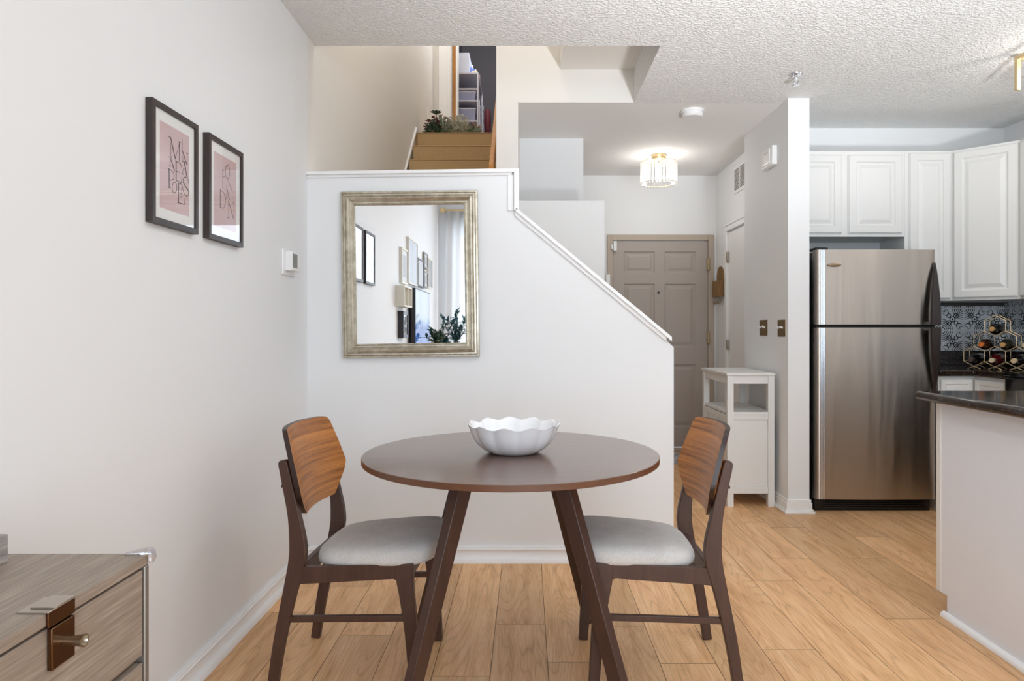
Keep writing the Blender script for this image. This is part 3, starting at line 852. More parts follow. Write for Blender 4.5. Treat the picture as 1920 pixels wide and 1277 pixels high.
for yy in (DYE-.013, DY0):
    B().box(DXF-.034, DXF+.001, yy, yy+.013, .0, DZT-.019).build('corner_post', M['post_metal'], ds, bevel=.002)
    B().box(-1.085, -1.071, yy, yy+.013, .0, DZT-.019).build('corner_post', M['post_metal'], ds, bevel=.002)
b = B()
rings = []
for i in range(9):
    u_ = i/8; r_ = .0035+.0075*math.sin(pi*min(1,u_*1.05)**1.5*.62)
    cpt = Vector((DXF-.036+.040*u_, DYE-.010+.012*u_*u_, DZT+.002-.001*u_))
    rings.append([cpt+Vector((0, r_*1.1*math.cos(2*pi*q/14), r_*math.sin(2*pi*q/14)*.9)) for q in range(14)])
b.loops(rings); b.lathe([(.0,-.016),(.007,-.014),(.0105,-.004),(.0095,.005),(.0,.009)], 18, Matrix.Translation((DXF+.002, DYE+.001, DZT-.002)), cap=False)
b.build('corner_guard', M['clear_plastic'], ds)
bx = B(); bx.box(-1.06, -.908, .97, 1.195, DZT+.0003, DZT+.012); bx.box(-1.06, -.908, .97, .982, DZT+.012, DZT+.048); bx.box(-1.06, -.908, 1.183, 1.195, DZT+.012, DZT+.048)
bx.box(-1.06, -1.048, .982, 1.183, DZT+.012, DZT+.048); bx.box(-.920, -.908, .982, 1.183, DZT+.012, DZT+.048)
o = bx.build('wooden_tray', wood('grey_washed_wood', rgb(130,120,116), rgb(176,166,160), 1, 14, 12, .6), None, bevel=.001); tag(o, 'small grey wooden tray on the sideboard at the left edge', 'tray')

# ------------------------------------------------------------------ white hall cabinet
hx0, hx1, hy0, hy1, hz = 1.327, 1.640, 4.52, 5.16, .886
hc = thing('hall_cabinet', ((hx0+hx1)/2, (hy0+hy1)/2, 0), 'white wooden hall cabinet with an open upper shelf by the switches', 'cabinet')
B().box(hx0-.006, hx1+.004, hy0-.006, hy1+.006, hz-.018, hz).build('cabinet_top', M['cab'], hc, bevel=.002)
pw = .042
for x in (hx0, hx1-pw):
    for y in (hy0, hy1-pw):
        B().box(x, x+pw, y, y+pw, 0, hz-.018).build('post', M['cab'], hc, bevel=.0015)
b = B()
for y in (hy0+.006, hy1-.036):
    b.box(hx0+pw, hx1-pw, y, y+.03, hz-.072, hz-.018)
b.box(hx0+.006, hx0+.028, hy0+pw, hy1-pw, hz-.072, hz-.018); b.box(hx1-.028, hx1-.006, hy0+pw, hy1-pw, hz-.072, hz-.018)
b.build('top_rail', M['cab'], hc, bevel=.0015)
b = B(); b.box(hx0+.004, hx1-.004, hy0+.004, hy1-.004, .610, .628); b.build('shelf', M['cab'], hc, bevel=.0015)
for y in (hy0, hy1-.03):
    b = B(); b.box(hx0+pw, hx1-pw, y+.006, y+.030, .575, .628); b.box(hx0+pw, hx1-pw, y+.006, y+.030, .085, .130); b.box(hx0+pw, hx1-pw, y+.014, y+.024, .13, .575)
    b.build('side_panel', M['cab'], hc, bevel=.0015)
B().box(hx1-.016, hx1-.006, hy0+pw, hy1-pw, .09, .61).build('back_panel', M['cab'], hc)
B().box(hx0+.02, hx1-.01, hy0+.02, hy1-.02, .09, .105).build('bottom_panel', M['cab'], hc)
ym = (hy0+hy1)/2
for (ya, yb_, ky) in ((hy0+pw+.002, ym-.002, ym-.05), (ym+.002, hy1-pw-.002, ym+.05)):
    b = B(); b.box(hx0+.010, hx0+.022, ya, yb_, .09, .605)
    nb_ = 5
    for i in range(nb_):
        a_ = ya+.03+(yb_-ya-.06)*i/nb_; b.box(hx0+.006, hx0+.012, a_+.003, a_+(yb_-ya-.06)/nb_-.003, .125, .565)
    b.box(hx0+.002, hx0+.012, ya, ya+.03, .09, .605); b.box(hx0+.002, hx0+.012, yb_-.03, yb_, .09, .605); b.box(hx0+.002, hx0+.012, ya+.03, yb_-.03, .09, .125); b.box(hx0+.002, hx0+.012, ya+.03, yb_-.03, .565, .605)
    dr = b.build('cabinet_door', M['cab'], hc, bevel=.001)
    B().lathe([(.004,0),(.004,.010),(.009,.014),(.009,.020),(.004,.023)], 16, basis((hx0+.002, ky, .53), (0,1,0), (0,0,1), (-1,0,0))).build('knob', M['nickel'], dr)

# ------------------------------------------------------------------ refrigerator
fx0, fx1, fyf = 1.856, 2.634, 4.385
fr = thing('refrigerator', (2.245, 4.7, 0), 'stainless steel top freezer refrigerator beside the white wall end', 'refrigerator')
B().box(fx0+.004, fx1-.004, 4.455, 5.0, .05, 1.675).build('body', M['black_metal'], fr, bevel=.004)
def fridge_door(z0, z1, nm):
    b = B(); pr_ = []
    # plan profile from left back edge round to right
    pts = [(fx0+.002, fyf+.062),(fx0,fyf+.045),(fx0+.002,fyf+.028),(fx0+.008,fyf+.014),(fx0+.018,fyf+.005),(fx0+.030,fyf+.001)]
    pts += [(fx0+.062+ (fx1-.03-fx0-.062)*i/14, fyf-.010*math.sin(pi*(i/14))) for i in range(15)]
    pts += [(fx1-.018,fyf+.004),(fx1-.007,fyf+.012),(fx1-.001,fyf+.026),(fx1,fyf+.062)]
    b.prism(pts, z0, z1, 'z')
    d = b.build(nm, M['steel'], fr, angle=30)
    b = B()
    for i in range(3):
        xa = fx0+.030+.0105*i
        b.loops([[(xa+.005+.005*math.cos(q*pi/6), fyf+.001-.004*math.sin(q*pi/6), zz) for q in range(7)] for zz in (z0+.001, z1-.001)])
    b.build('edge_strip', M['chrome_strip'], d)
    return d
dz = fridge_door(1.206, 1.687, 'freezer_door')
dm = fridge_door(.082, 1.186, 'fridge_door')
B().box(fx0+.006, fx1-.006, fyf+.012, fyf+.07, 1.186, 1.206).build('door_gasket', M['black_gap'], fr)
def handle(z_thin, z_thick, parent):
    n = 18; b = B(); rings = []
    for i in range(n+1):
        u_ = i/n; z_ = z_thin+(z_thick-z_thin)*u_
        e = math.sin(u_*pi/2)**.8
        out = .006 + .056*e; w = .006 + .056*e
        xr = fx1-.012 + .004*e; xl = xr-w
        th = .012+.012*e
        rings.append([(xl, fyf-out+th*.9, z_), (xr, fyf-out+th*.9, z_), (xr, fyf-out+.002, z_), (xr-.006, fyf-out-.003, z_), (xl+.004, fyf-out-.003, z_), (xl, fyf-out+.003, z_)])
    b.loops(rings)
    # root pad that ties the bow back to the door at the wide end and the tip
    z0_, z1_ = sorted((z_thick, z_thick+(z_thin-z_thick)*.05))
    b.box(fx1-.066, fx1-.012, fyf-.054, fyf+.004, z0_, z1_)
    z0_, z1_ = sorted((z_thin, z_thin+(z_thick-z_thin)*.10))
    b.box(fx1-.024, fx1-.014, fyf-.010, fyf+.006, z0_, z1_)
    b.build('handle', M['bronze_black'], parent, bevel=.002)
handle(1.602, 1.203, dz); handle(.775, 1.188, dm)
b = B(); b.lathe([(.0,0),(.044,0),(.042,.003),(.03,.0045),(0,.005)], 40, basis((1.972, fyf-.008, 1.588), (1,0,0), (0,0,.27), (0,-1,0)), cap=False)
b.build('badge', M['badge'], dz)
b = B()
b.box(fx0+.010, fx1-.020, fyf+.045, 4.46, .0, .078)
for i in range(4): b.box(fx0+.07, fx1-.05, fyf+.034, fyf+.046, .016+.014*i, .024+.014*i)
b.build('kick_grille', M['black_metal'], fr, bevel=.002)
B().box(fx0+.002, fx0+.085, fyf+.012, fyf+.13, 1.687, 1.704).build('hinge_cover', M['black_metal'], fr, bevel=.006)

# ------------------------------------------------------------------ kitchen cabinets
def raised_door(parent, Mx, w, h, name='cabinet_door', th=.019):
    b = B(); b.rects(w, h, [(0,.0),(0,th-.008),(.003,th-.007),(.005,th-.002),(.009,th),(.050,th),(.053,th-.006),(.060,th-.011),(.067,th-.011),(.092,th-.001)], Mx)
    return b.build(name, M['cab'], parent, angle=20)
FY = 4.69
def fm(x0, x1, z0, z1, y=FY): return basis(((x0+x1)/2, y, (z0+z1)/2), (1,0,0), (0,0,1), (0,-1,0)), x1-x0, z1-z0
c1 = thing('wall_cabinet', (2.2, 4.85, 1.807), 'white two door wall cabinet above the refrigerator', 'cabinet')
B().box(1.812, 2.592, FY, 5.018, 1.812, 2.400).build('cabinet_box', M['cab'], c1)
for (x0, x1) in ((1.842, 2.158), (2.203, 2.572)):
    m_, w_, h_ = fm(x0, x1, 1.832, 2.372); raised_door(c1, m_, w_, h_)
c2 = thing('wall_cabinet', (2.75, 4.85, 1.368), 'tall narrow white wall cabinet right of the refrigerator', 'cabinet')
B().box(2.594, 2.918, FY, 5.018, 1.372, 2.400).build('cabinet_box', M['cab'], c2)
m_, w_, h_ = fm(2.622, 2.902, 1.385, 2.385); raised_door(c2, m_, w_, h_)
c3 = thing('wall_cabinet', (3.15, 4.75, 1.368), 'white angled corner wall cabinet above the wine rack', 'cabinet')
pc = [(2.920,5.018),(2.920,FY),(3.192,FY-.272),(3.508,FY-.272),(3.508,5.018)]
B().prism(pc, 1.372, 2.400, 'z').build('cabinet_box', M['cab'], c3)
q = .70710678
dl = .272/q
m_ = basis(((2.920+3.192)/2, (FY+FY-.272)/2, (1.387+2.385)/2), (q,-q,0), (0,0,1), (-q,-q,0)); raised_door(c3, m_, dl-.022, .998)
c4 = thing('wall_cabinet', (3.35, 4.2, 1.7), 'white wall cabinet at the far right edge beside the corner cabinet', 'cabinet')
B().box(3.192, 3.508, 3.9, FY-.274, 1.372, 2.400).build('cabinet_box', M['cab'], c4)
m_ = basis((3.192, 4.16, 1.885), (0,-1,0), (0,0,1), (-1,0,0)); raised_door(c4, m_, .48, .998)
# base units and counter
c5 = thing('base_cabinet', (2.78, 4.7, 0), 'white base cabinet under the dark counter behind the peninsula', 'cabinet')
B().box(2.662, 2.898, 4.42, 5.018, .0, .872).build('cabinet_box', M['cab'], c5)
m_, w_, h_ = fm(2.672, 2.878, .70, .852, 4.42); 
b = B(); b.rects(w_, h_, [(0,0),(0,.014),(.005,.018),(.03,.018),(.036,.012),(.05,.016)], m_); b.build('drawer', M['cab'], c5, angle=20)
m_, w_, h_ = fm(2.672, 2.878, .12, .685, 4.42); raised_door(c5, m_, w_, h_)
c6 = thing('base_cabinet', (3.2, 4.25, 0), 'white base cabinet in the corner beside the black stove', 'cabinet')
B().box(2.90, 3.508, 4.115, 5.018, .0, .872).build('cabinet_box', M['cab'], c6)
m_ = basis((2.90, 4.262, .776), (0,-1,0), (0,0,1), (-1,0,0)); b = B(); b.rects(.27, .152, [(0,0),(0,.014),(.005,.018),(.03,.018),(.036,.012),(.05,.016)], m_); b.build('drawer', M['cab'], c6, angle=20)
m_ = basis((2.90, 4.262, .40), (0,-1,0), (0,0,1), (-1,0,0)); raised_door(c6, m_, .27, .565)
b = B(); b.prism([(2.652,5.018),(2.652,4.385),(2.872,4.385),(2.872,4.108),(3.508,4.108),(3.508,5.018)], .874, .914, 'z')
ct = b.build('kitchen_counter', M['granite'], None, bevel=.006); tag(ct, 'dark granite counter along the back kitchen wall', 'countertop')
b = B(); b.box(2.652, 3.488, 4.998, 5.018, .9145, 1.018); b.box(3.488, 3.508, 4.108, 5.018, .9145, 1.018); b.build('splash_strip', M['granite'], ct, bevel=.002)
b = B(); b.box(2.652, 3.50, 5.010, 5.019, 1.0185, 1.372); b.box(3.501, 3.5095, 4.1, 5.019, 1.0185, 1.372); b.box(3.501,3.5095,3.2,4.1,.95,1.372)
b.structure('trim_7', M['tile'], label='grey embossed medallion tile backsplash', smooth=False)
B().box(2.652, 3.50, 5.002, 5.0195, 1.347, 1.372).structure('trim_8', plain('grey_steel_edge', rgb(96,92,90), .4, .5), label='grey strip above the tile backsplash')
# stove
st = thing('stove', (3.19, 3.73, 0), 'black kitchen stove at the right edge behind the peninsula', 'stove')
B().box(2.885, 3.49, 3.36, 4.100, .0, .895).build('oven_body', M['black_metal'], st, bevel=.004)
B().box(2.862, 3.49, 3.355, 4.103, .895, .917).build('cooktop', plain('black_glass_cooktop', rgb(12,12,13), .08), st, bevel=.004)
B().box(2.855, 2.885, 3.38, 4.08, .80, .888).build('control_panel', plain('black_gloss_panel', rgb(14,13,14), .12), st, bevel=.006)
B().box(2.865, 2.885, 3.38, 4.08, .18, .79).build('oven_door', plain('black_oven_glass', rgb(16,15,16), .1), st, bevel=.004)
B().tube([(2.868,3.46,.745),(2.835,3.46,.745),(2.835,4.0,.745),(2.868,4.0,.745)], .010, 10).build('oven_handle', M['black_metal'], st)

# wine rack on the counter
RO = Vector((2.936, 4.484, 0)); tv = Vector((q,-q,0)); nv = Vector((-q,-q,0))
aa = .0665; cw_ = aa*math.sqrt(3); zc0 = .914+.018+aa
wr = thing('wine_rack', RO+Vector((.1,.0,.914)), 'gold wire honeycomb wine rack on the corner counter', 'wine rack')
cells = [(0,0),(1,0),(2,0),(.5,1),(1.5,1),(1,2)]
def cell_c(i, r): return RO + tv*(cw_*i) + Vector((0,0,zc0+1.5*aa*r))
wire = .0022
def hexpts(c): return [c + tv*(aa*math.sin(k_*pi/3)) + Vector((0,0,aa*math.cos(k_*pi/3))) for k_ in range(6)]
for nm, dpt in (('front_honeycomb', 0.0), ('rear_honeycomb', -.155)):
    b = B(); seen = set()
    for (i, r) in cells:
        hp = [p + nv*dpt for p in hexpts(cell_c(i, r))]
        for k_ in range(6):
            p_, r_ = hp[k_], hp[(k_+1) % 6]
            key = tuple(sorted((tuple(round(x_, 3) for x_ in p_), tuple(round(x_, 3) for x_ in r_))))
            if key in seen: continue
            seen.add(key); b.tube([p_, r_], wire, 6)
    for i in (0,1,2):
        v0 = cell_c(i,0) + Vector((0,0,-aa)) + nv*dpt
        for s_ in (-1,1): b.tube([v0, Vector((v0.x, v0.y, .9145)) + tv*s_*.036 + Vector((0,0,.002))], wire, 6)
    b.build(nm, M['rack_gold'], wr)
seen = set()
for (i, r) in cells:
    for p_ in hexpts(cell_c(i, r)):
        key = tuple(round(x_, 3) for x_ in p_)
        if key in seen: continue
        seen.add(key); b = B(); b.tube([p_, p_+nv*(-.155)], wire*.8, 6); b.build('cross_wire', M['rack_gold'], wr)
glassD = plain('dark_bottle_glass', rgb(16,14,14), .08)
glassR = plain('deep_red_bottle', rgb(84,16,20), .12)
glassA = plain('amber_brown_bottle', rgb(52,28,16), .1)
glassG = plain('olive_bottle_glass', rgb(38,36,24), .08)
glassC = thin_glass('pale_bottle_glass', (.75,.72,.62,1), .2, .05)
foil = {'gold': plain('gold_foil', rgb(190,150,96), .35, .7), 'copper': plain('copper_foil', rgb(206,112,40), .35, .5), 'dark': plain('dark_foil', rgb(70,58,52), .35, .4),
        'cork': plain('cork_stopper', rgb(206,178,140), .7), 'cream': plain('cream_foil', rgb(198,180,150), .4, .3)}
def bottle(c, gm, fo, label):
    br = .0365
    axis = nv
    base = c + nv*(-.205)
    Mx = basis(base, tv, (0,0,1), nv)
    t_ = thing('wine_bottle', base, label, 'bottle', 'wine bottles in the gold rack')
    B().lathe([(.0,.004),(.026,.0),(.034,.003),(br,.01),(br,.175),(.034,.193),(.026,.210),(.018,.224),(.0145,.236),(.0138,.262)], 28, Mx, cap=False).build('glass', gm, t_)
    B().lathe([(.0138,.246),(.0148,.247),(.0148,.290),(.0158,.291),(.0158,.299),(.0135,.301),(0,.301)], 22, Mx, cap=False).build('foil_cap', foil[fo], t_)
rest = Vector((0,0,-aa + (.0365+wire)/math.sin(pi/3)+.0005))
for (cell, gm, fo, label) in (((0,0), glassD, 'dark', 'dark wine bottle in the lower left cell of the gold rack'),
    ((1,0), glassR, 'cream', 'deep red wine bottle in the lower middle cell of the rack'),
    ((2,0), glassD, 'cork', 'black wine bottle in the lower right cell of the rack'),
    ((.5,1), glassA, 'copper', 'wine bottle with an orange copper cap in the rack'),
    ((1.5,1), glassG, 'gold', 'olive glass bottle in the right middle cell of the rack'),
    ((1,2), glassD, 'gold', 'dark wine bottle in the topmost cell of the rack')):
    bottle(cell_c(*cell)+rest, gm, fo, label)
bottle(cell_c(2.5,1)+rest, glassC, 'cream', 'pale bottle lying outside the rack at its right')

# peninsula
pxf, pyf = 1.713, 2.853
pn = thing('peninsula_cabinet', (2.3, 2.5, 0), 'white kitchen peninsula base with a plain end panel at right', 'cabinet')
b = B(); b.prism([(pyf,.086),(pyf,.875),(1.55,.875),(1.55,0),(2.785,0),(2.785,.086)], pxf, pxf+.018, 'x')
b.build('end_panel', mk_paint('cool_white_panel_paint', rgb(230,235,243), .4, 120, .04, .4), pn, bevel=.002)
b = B(); b.box(pxf+.018, 3.50, 1.55, pyf, .09, .875); b.box(pxf+.018, 3.50, 1.55, 2.785, 0, .09); b.build('cabinet_box', M['cab'], pn)
B().box(pxf-.002, pxf+.03, pyf-.030, pyf+.002, .086, .872).build('face_stile', M['cab'], pn, bevel=.002)
b = B(); b.loops([[(pxf-a_, y_, z_) for a_, z_ in ((0,0),(.020,0),(.019,.008),(.014,.015),(.007,.019),(0,.020))] for y_ in (1.55, 2.80)]); b.build('shoe_moulding', M['trim'], pn)
for i in range(3):
    m_ = basis((1.98+.5*i, pyf, .48), (-1,0,0), (0,0,1), (0,1,0)); raised_door(pn, m_, .46, .74)
pcn = B().box(1.640, 3.505, 1.40, 2.888, .876, .914).build('peninsula_counter', M['granite'], None, bevel=.012, seg=3)
tag(pcn, 'dark glossy granite counter on the peninsula at right', 'countertop')

# ------------------------------------------------------------------ ceiling and wall fittings
def bulb_light(name, loc, power, col, r=.05):
    L = bpy.data.lights.new(name, 'POINT'); L.energy = power; L.color = col; L.shadow_soft_size = r
    o = bpy.data.objects.new(name, L); COL.objects.link(o); o.location = loc
    return o
def drum_light(cx, cy, label, power, rr=.145, hh=.19, col=(1,.97,.93)):
    t_ = thing('ceiling_light', (cx, cy, HC), label, 'ceiling light')
    B().lathe([(.062,HC),(.062,HC-.022),(.058,HC-.036),(.030,HC-.040),(.016,HC-.052),(.016,HC-.075)], 32, Matrix.Translation((cx,cy,0))).build('canopy', M['brass'], t_)
    zt_ = HC-.062; zb_ = zt_-hh
    b = B()
    for zz in (zt_, zb_+.012):
        b.tube([(cx+rr*math.cos(2*pi*i/40), cy+rr*math.sin(2*pi*i/40), zz) for i in range(40)], .0028, 6, closed=True)
    for a_ in (0, pi/3, 2*pi/3):
        b.tube([(cx-rr*math.cos(a_), cy-rr*math.sin(a_), zt_), (cx+rr*math.cos(a_), cy+rr*math.sin(a_), zt_)], .0025, 6)
    b.build('shade_ring', M['brass'], t_)
    npr = 30
    proto = None
    for i in range(npr):
        if proto is None:
            b = B(); b.loops([[(rr+.011*math.cos(2*pi*q_/6), .011*math.sin(2*pi*q_/6), zz-HC) for q_ in range(6)] for zz in (zb_+.010, zt_-.002)])
            rings = [[(rr+.011*math.cos(2*pi*q_/6)*s_, .011*math.sin(2*pi*q_/6)*s_, z_-HC) for q_ in range(6)] for s_, z_ in ((.35,zb_-.004),(1,zb_+.010))]
            b.loops(rings); proto = b.build('crystal_prism', M['crystal'], t_, local=True, smooth=False)
        else:
            c = proto.copy(); COL.objects.link(c); c.parent = t_; c.rotation_euler = (0,0,2*pi*i/npr)
    B().lathe([(.0,-.10),(.014,-.097),(.025,-.08),(.028,-.062),(.022,-.045),(.013,-.03),(.013,0)], 20, Matrix.Translation((cx,cy,zt_-.012)), cap=False).build('bulb', M['bulb'], t_)
    bulb_light('bulb_glow', (cx, cy, zb_+.03), power, col, .045)
    return t_
LIGHT_HALL, LIGHT_DINING, LIGHT_KITCHEN = 3.4, 9.5, 4.2
drum_light(1.118, 5.79, 'crystal drum ceiling light with brass base in the entry hall', LIGHT_HALL)
# kitchen fixture: square brass frame with crystals
kx, ky = 2.785, 3.48
t = thing('ceiling_light', (kx, ky, HC), 'square brass framed crystal ceiling light over the kitchen', 'ceiling light')
B().lathe([(.075,HC),(.075,HC-.018),(.02,HC-.022),(.012,HC-.04)], 32, Matrix.Translation((kx,ky,0))).build('canopy', M['brass'], t)
b = B(); s_ = .165; w_ = .010
for sx_ in (-1,1):
    for sy_ in (-1,1): b.box(kx+sx_*s_-w_-.0008, kx+sx_*s_+w_+.0008, ky+sy_*s_-w_-.0008, ky+sy_*s_+w_+.0008, HC-.205, HC-.024)
for sg in (-1,1):
    b.box(kx-s_+w_, kx+s_-w_, ky+sg*s_-w_, ky+sg*s_+w_, HC-.045, HC-.025); b.box(kx+sg*s_-w_, kx+sg*s_+w_, ky-s_+w_, ky+s_-w_, HC-.045, HC-.025)
b.box(kx-s_, kx+s_, ky-.006, ky+.006, HC-.042, HC-.028); b.box(kx-.006, kx+.006, ky-s_, ky+s_, HC-.042, HC-.028)
b.build('brass_frame', M['brass'], t, bevel=.001)
proto = None
for i in range(24):
    a_ = 2*pi*i/24
    if proto is None:
        b = B(); b.loops([[(.145+.012*math.cos(2*pi*q_/6)*f_, .012*math.sin(2*pi*q_/6)*f_, z_) for q_ in range(6)] for f_, z_ in ((.3,-.245),(1,-.228),(1,-.05))])
        proto = b.build('crystal_prism', M['crystal'], t, local=True, smooth=False)
    else:
        c = proto.copy(); COL.objects.link(c); c.parent = t; c.rotation_euler = (0,0,a_)
B().lathe([(.0,-.10),(.014,-.097),(.025,-.08),(.028,-.062),(.022,-.045),(.013,-.03),(.013,0)], 20, Matrix.Translation((kx,ky,HC-.042)), cap=False).build('bulb', M['bulb'], t)
bulb_light('bulb_glow', (kx, ky, HC-.165), LIGHT_KITCHEN, (1,.92,.82), .05)
# dining fixture (above the table, just above the picture)
drum_light(0.35, 2.28, 'crystal drum ceiling light above the dining table', LIGHT_DINING, .16, .14, (.88,.94,1.0))

t = thing('smoke_detector', (1.12, 4.62, HC), 'white round smoke detector on the hall ceiling', 'smoke detector')
B().lathe([(.076,HC),(.076,HC-.014)], 40, Matrix.Translation((1.12,4.62,0))).build('mount_plate', M['plastic'], t)
B().lathe([(.068,HC-.014),(.070,HC-.020),(.070,HC-.034),(.060,HC-.046),(.030,HC-.049)], 40, Matrix.Translation((1.12,4.62,0))).build('body', M['plastic'], t)
t = thing('sprinkler_head', (1.56, 3.96, HC), 'chrome fire sprinkler head on the stippled ceiling', 'sprinkler')
B().lathe([(.036,HC),(.034,HC-.006),(.014,HC-.010)], 28, Matrix.Translation((1.56,3.96,0))).build('escutcheon', M['chrome'], t)
b = B(); b.lathe([(.009,HC-.010),(.009,HC-.032),(.006,HC-.036)], 16, Matrix.Translation((1.56,3.96,0)))
for s_ in (-1,1): b.tube([(1.56+s_*.010,3.96,HC-.028),(1.56+s_*.014,3.96,HC-.042),(1.56+s_*.004,3.96,HC-.062)], .0025, 6)
b.build('nozzle', M['chrome'], t)
B().lathe([(.020,HC-.062),(.021,HC-.064),(.004,HC-.067)], 20, Matrix.Translation((1.56,3.96,0))).build('deflector', M['chrome'], t)
XP = 1.672
t = thing('door_chime', (XP, 4.66, 2.28), 'white door chime box high on the hall side of wall end', 'door chime')
B().box(XP-.034, XP, 4.56, 4.762, 2.280, 2.408).build('body', M['plastic'], t, bevel=.004)
b = B(); b.rects(.13, .10, [(0,0),(0,.006),(.006,.008),(.018,.008),(.022,.004)], basis((XP-.034, 4.67, 2.346), (0,-1,0), (0,0,1), (-1,0,0))); b.build('cover', M['plastic'], t)
def switch(y0, y1, z0, z1, n, label):
    t_ = thing('light_switch', (XP, (y0+y1)/2, z0), label, 'light switch', 'brass switch plates on the wall end')
    B().box(XP-.006, XP, y0, y1, z0, z1).build('plate', M['old_brass'], t_, bevel=.003)
    zc_ = (z0+z1)/2
    for i in range(n):
        yc_ = y0+(y1-y0)*(i+.5)/n
        B().box(-.006, .006, -.006, .006, 0, .024, basis((XP-.005, yc_, zc_), (0,-1,0), (.45,0,.89), (-.89,0,.45))).build('toggle', M['plastic'], t_, bevel=.002)
switch(4.745, 4.895, 1.132, 1.242, 2, 'brass double switch plate farther from the refrigerator')
switch(4.418, 4.540, 1.128, 1.238, 2, 'brass switch plate nearer the refrigerator')
t = thing('air_vent', (XR, 5.73, 2.36), 'white wall air vent with dark slats above the closet door', 'vent')
b = B(); b.rects(.50, .225, [(0,.0005),(0,.008),(.02,.010),(.022,.004)], basis((XR, 5.73, 2.468), (0,-1,0), (0,0,1), (-1,0,0)), cap=False); b.build('vent_frame', M['trim'], t)
B().box(XR-.003, XR-.0005, 5.50, 5.96, 2.375, 2.56).build('vent_recess', plain('brown_recess', rgb(92,76,62), .8), t)
b = B()
for i in range(14): b.box(XR-.010, XR-.003, 5.50, 5.96, 2.378+.0128*i, 2.382+.0128*i)
b.box(XR-.011, XR-.003, 5.80, 5.812, 2.375, 2.56)
b.build('slat', M['trim'], t)
# key and letter holder
t = thing('key_holder', (XR, 6.39, 1.49), 'brown arched wooden key holder with hooks beside the entry door', 'key holder')
b = B(); pl = [(6.285,1.50),(6.49,1.50),(6.49,1.66)] + [(6.3875+.1025*math.cos(i*pi/14), 1.66+.105*math.sin(i*pi/14)) for i in range(1,14)] + [(6.285,1.66)]
b.prism(pl, XR-.014, XR-.0005, 'x'); b.build('back_board', M['walnut_small'], t, bevel=.002)
b = B(); b.box(XR-.055, XR-.047, 6.28, 6.495, 1.49, 1.632); b.box(XR-.047, XR-.014, 6.28, 6.288, 1.49, 1.632); b.box(XR-.047, XR-.014, 6.487, 6.495, 1.49, 1.632); b.box(XR-.055, XR-.014, 6.28, 6.495, 1.482, 1.49)
b.build('letter_pocket', M['walnut_small'], t, bevel=.001)
for i in range(5):
    yy = 6.30+.043*i
    B().tube([(XR-.030,yy,1.484),(XR-.030,yy,1.43),(XR-.040,yy,1.415),(XR-.050,yy,1.42),(XR-.052,yy,1.44)], .0035, 6).build('hook', M['nickel'], t)
# entry mat
k = Nt('patterned_mat'); n = k.noise(k.coords(), 22, 3); k.set(Base_Color=k.ramp(n.outputs[0], [(.42, rgb(120,124,134)),(.56, rgb(206,206,208))]), Roughness=1)
o = B().box(.66, 1.62, 5.95, 6.46, .0005, .010).build('door_mat', k.m, None, bevel=.004); tag(o, 'grey patterned mat in front of the entry door', 'mat')

# ------------------------------------------------------------------ upstairs things
o = None
t = thing('handrail', (-.225, 5.0, 2.6), 'golden oak handrail on the wall of the upper stairs', 'handrail')
sl = .775
def rz_(y): return 2.215 + sl*(y-4.44)
b = B(); b.loops([[(-.252+dx, y_, rz_(y_)+dz_) for dx, dz_ in ((0,-.072),(.035,-.085),(.035,0),(0,.0))] for y_ in (4.50, 6.75)]); b.build('rail', M['oak_y'], t, bevel=.006)
for y_ in (4.75, 5.7, 6.6):
    B().tube([(-.2005,y_,rz_(y_)-.13),(-.228,y_,rz_(y_)-.12),(-.232,y_,rz_(y_)-.075)], .006, 8).build('bracket', M['brass'], t)
t = thing('light_switch', (XL, 7.6, 3.5), 'thin white switch plate seen edge-on on the stair wall', 'light switch')
B().box(XL+.0005, XL+.008, 7.56, 7.64, 3.52, 3.64).build('plate', M['plastic'], t, bevel=.002)
B().box(XL+.008, XL+.018, 7.595, 7.605, 3.57, 3.59).build('toggle', M['plastic'], t)

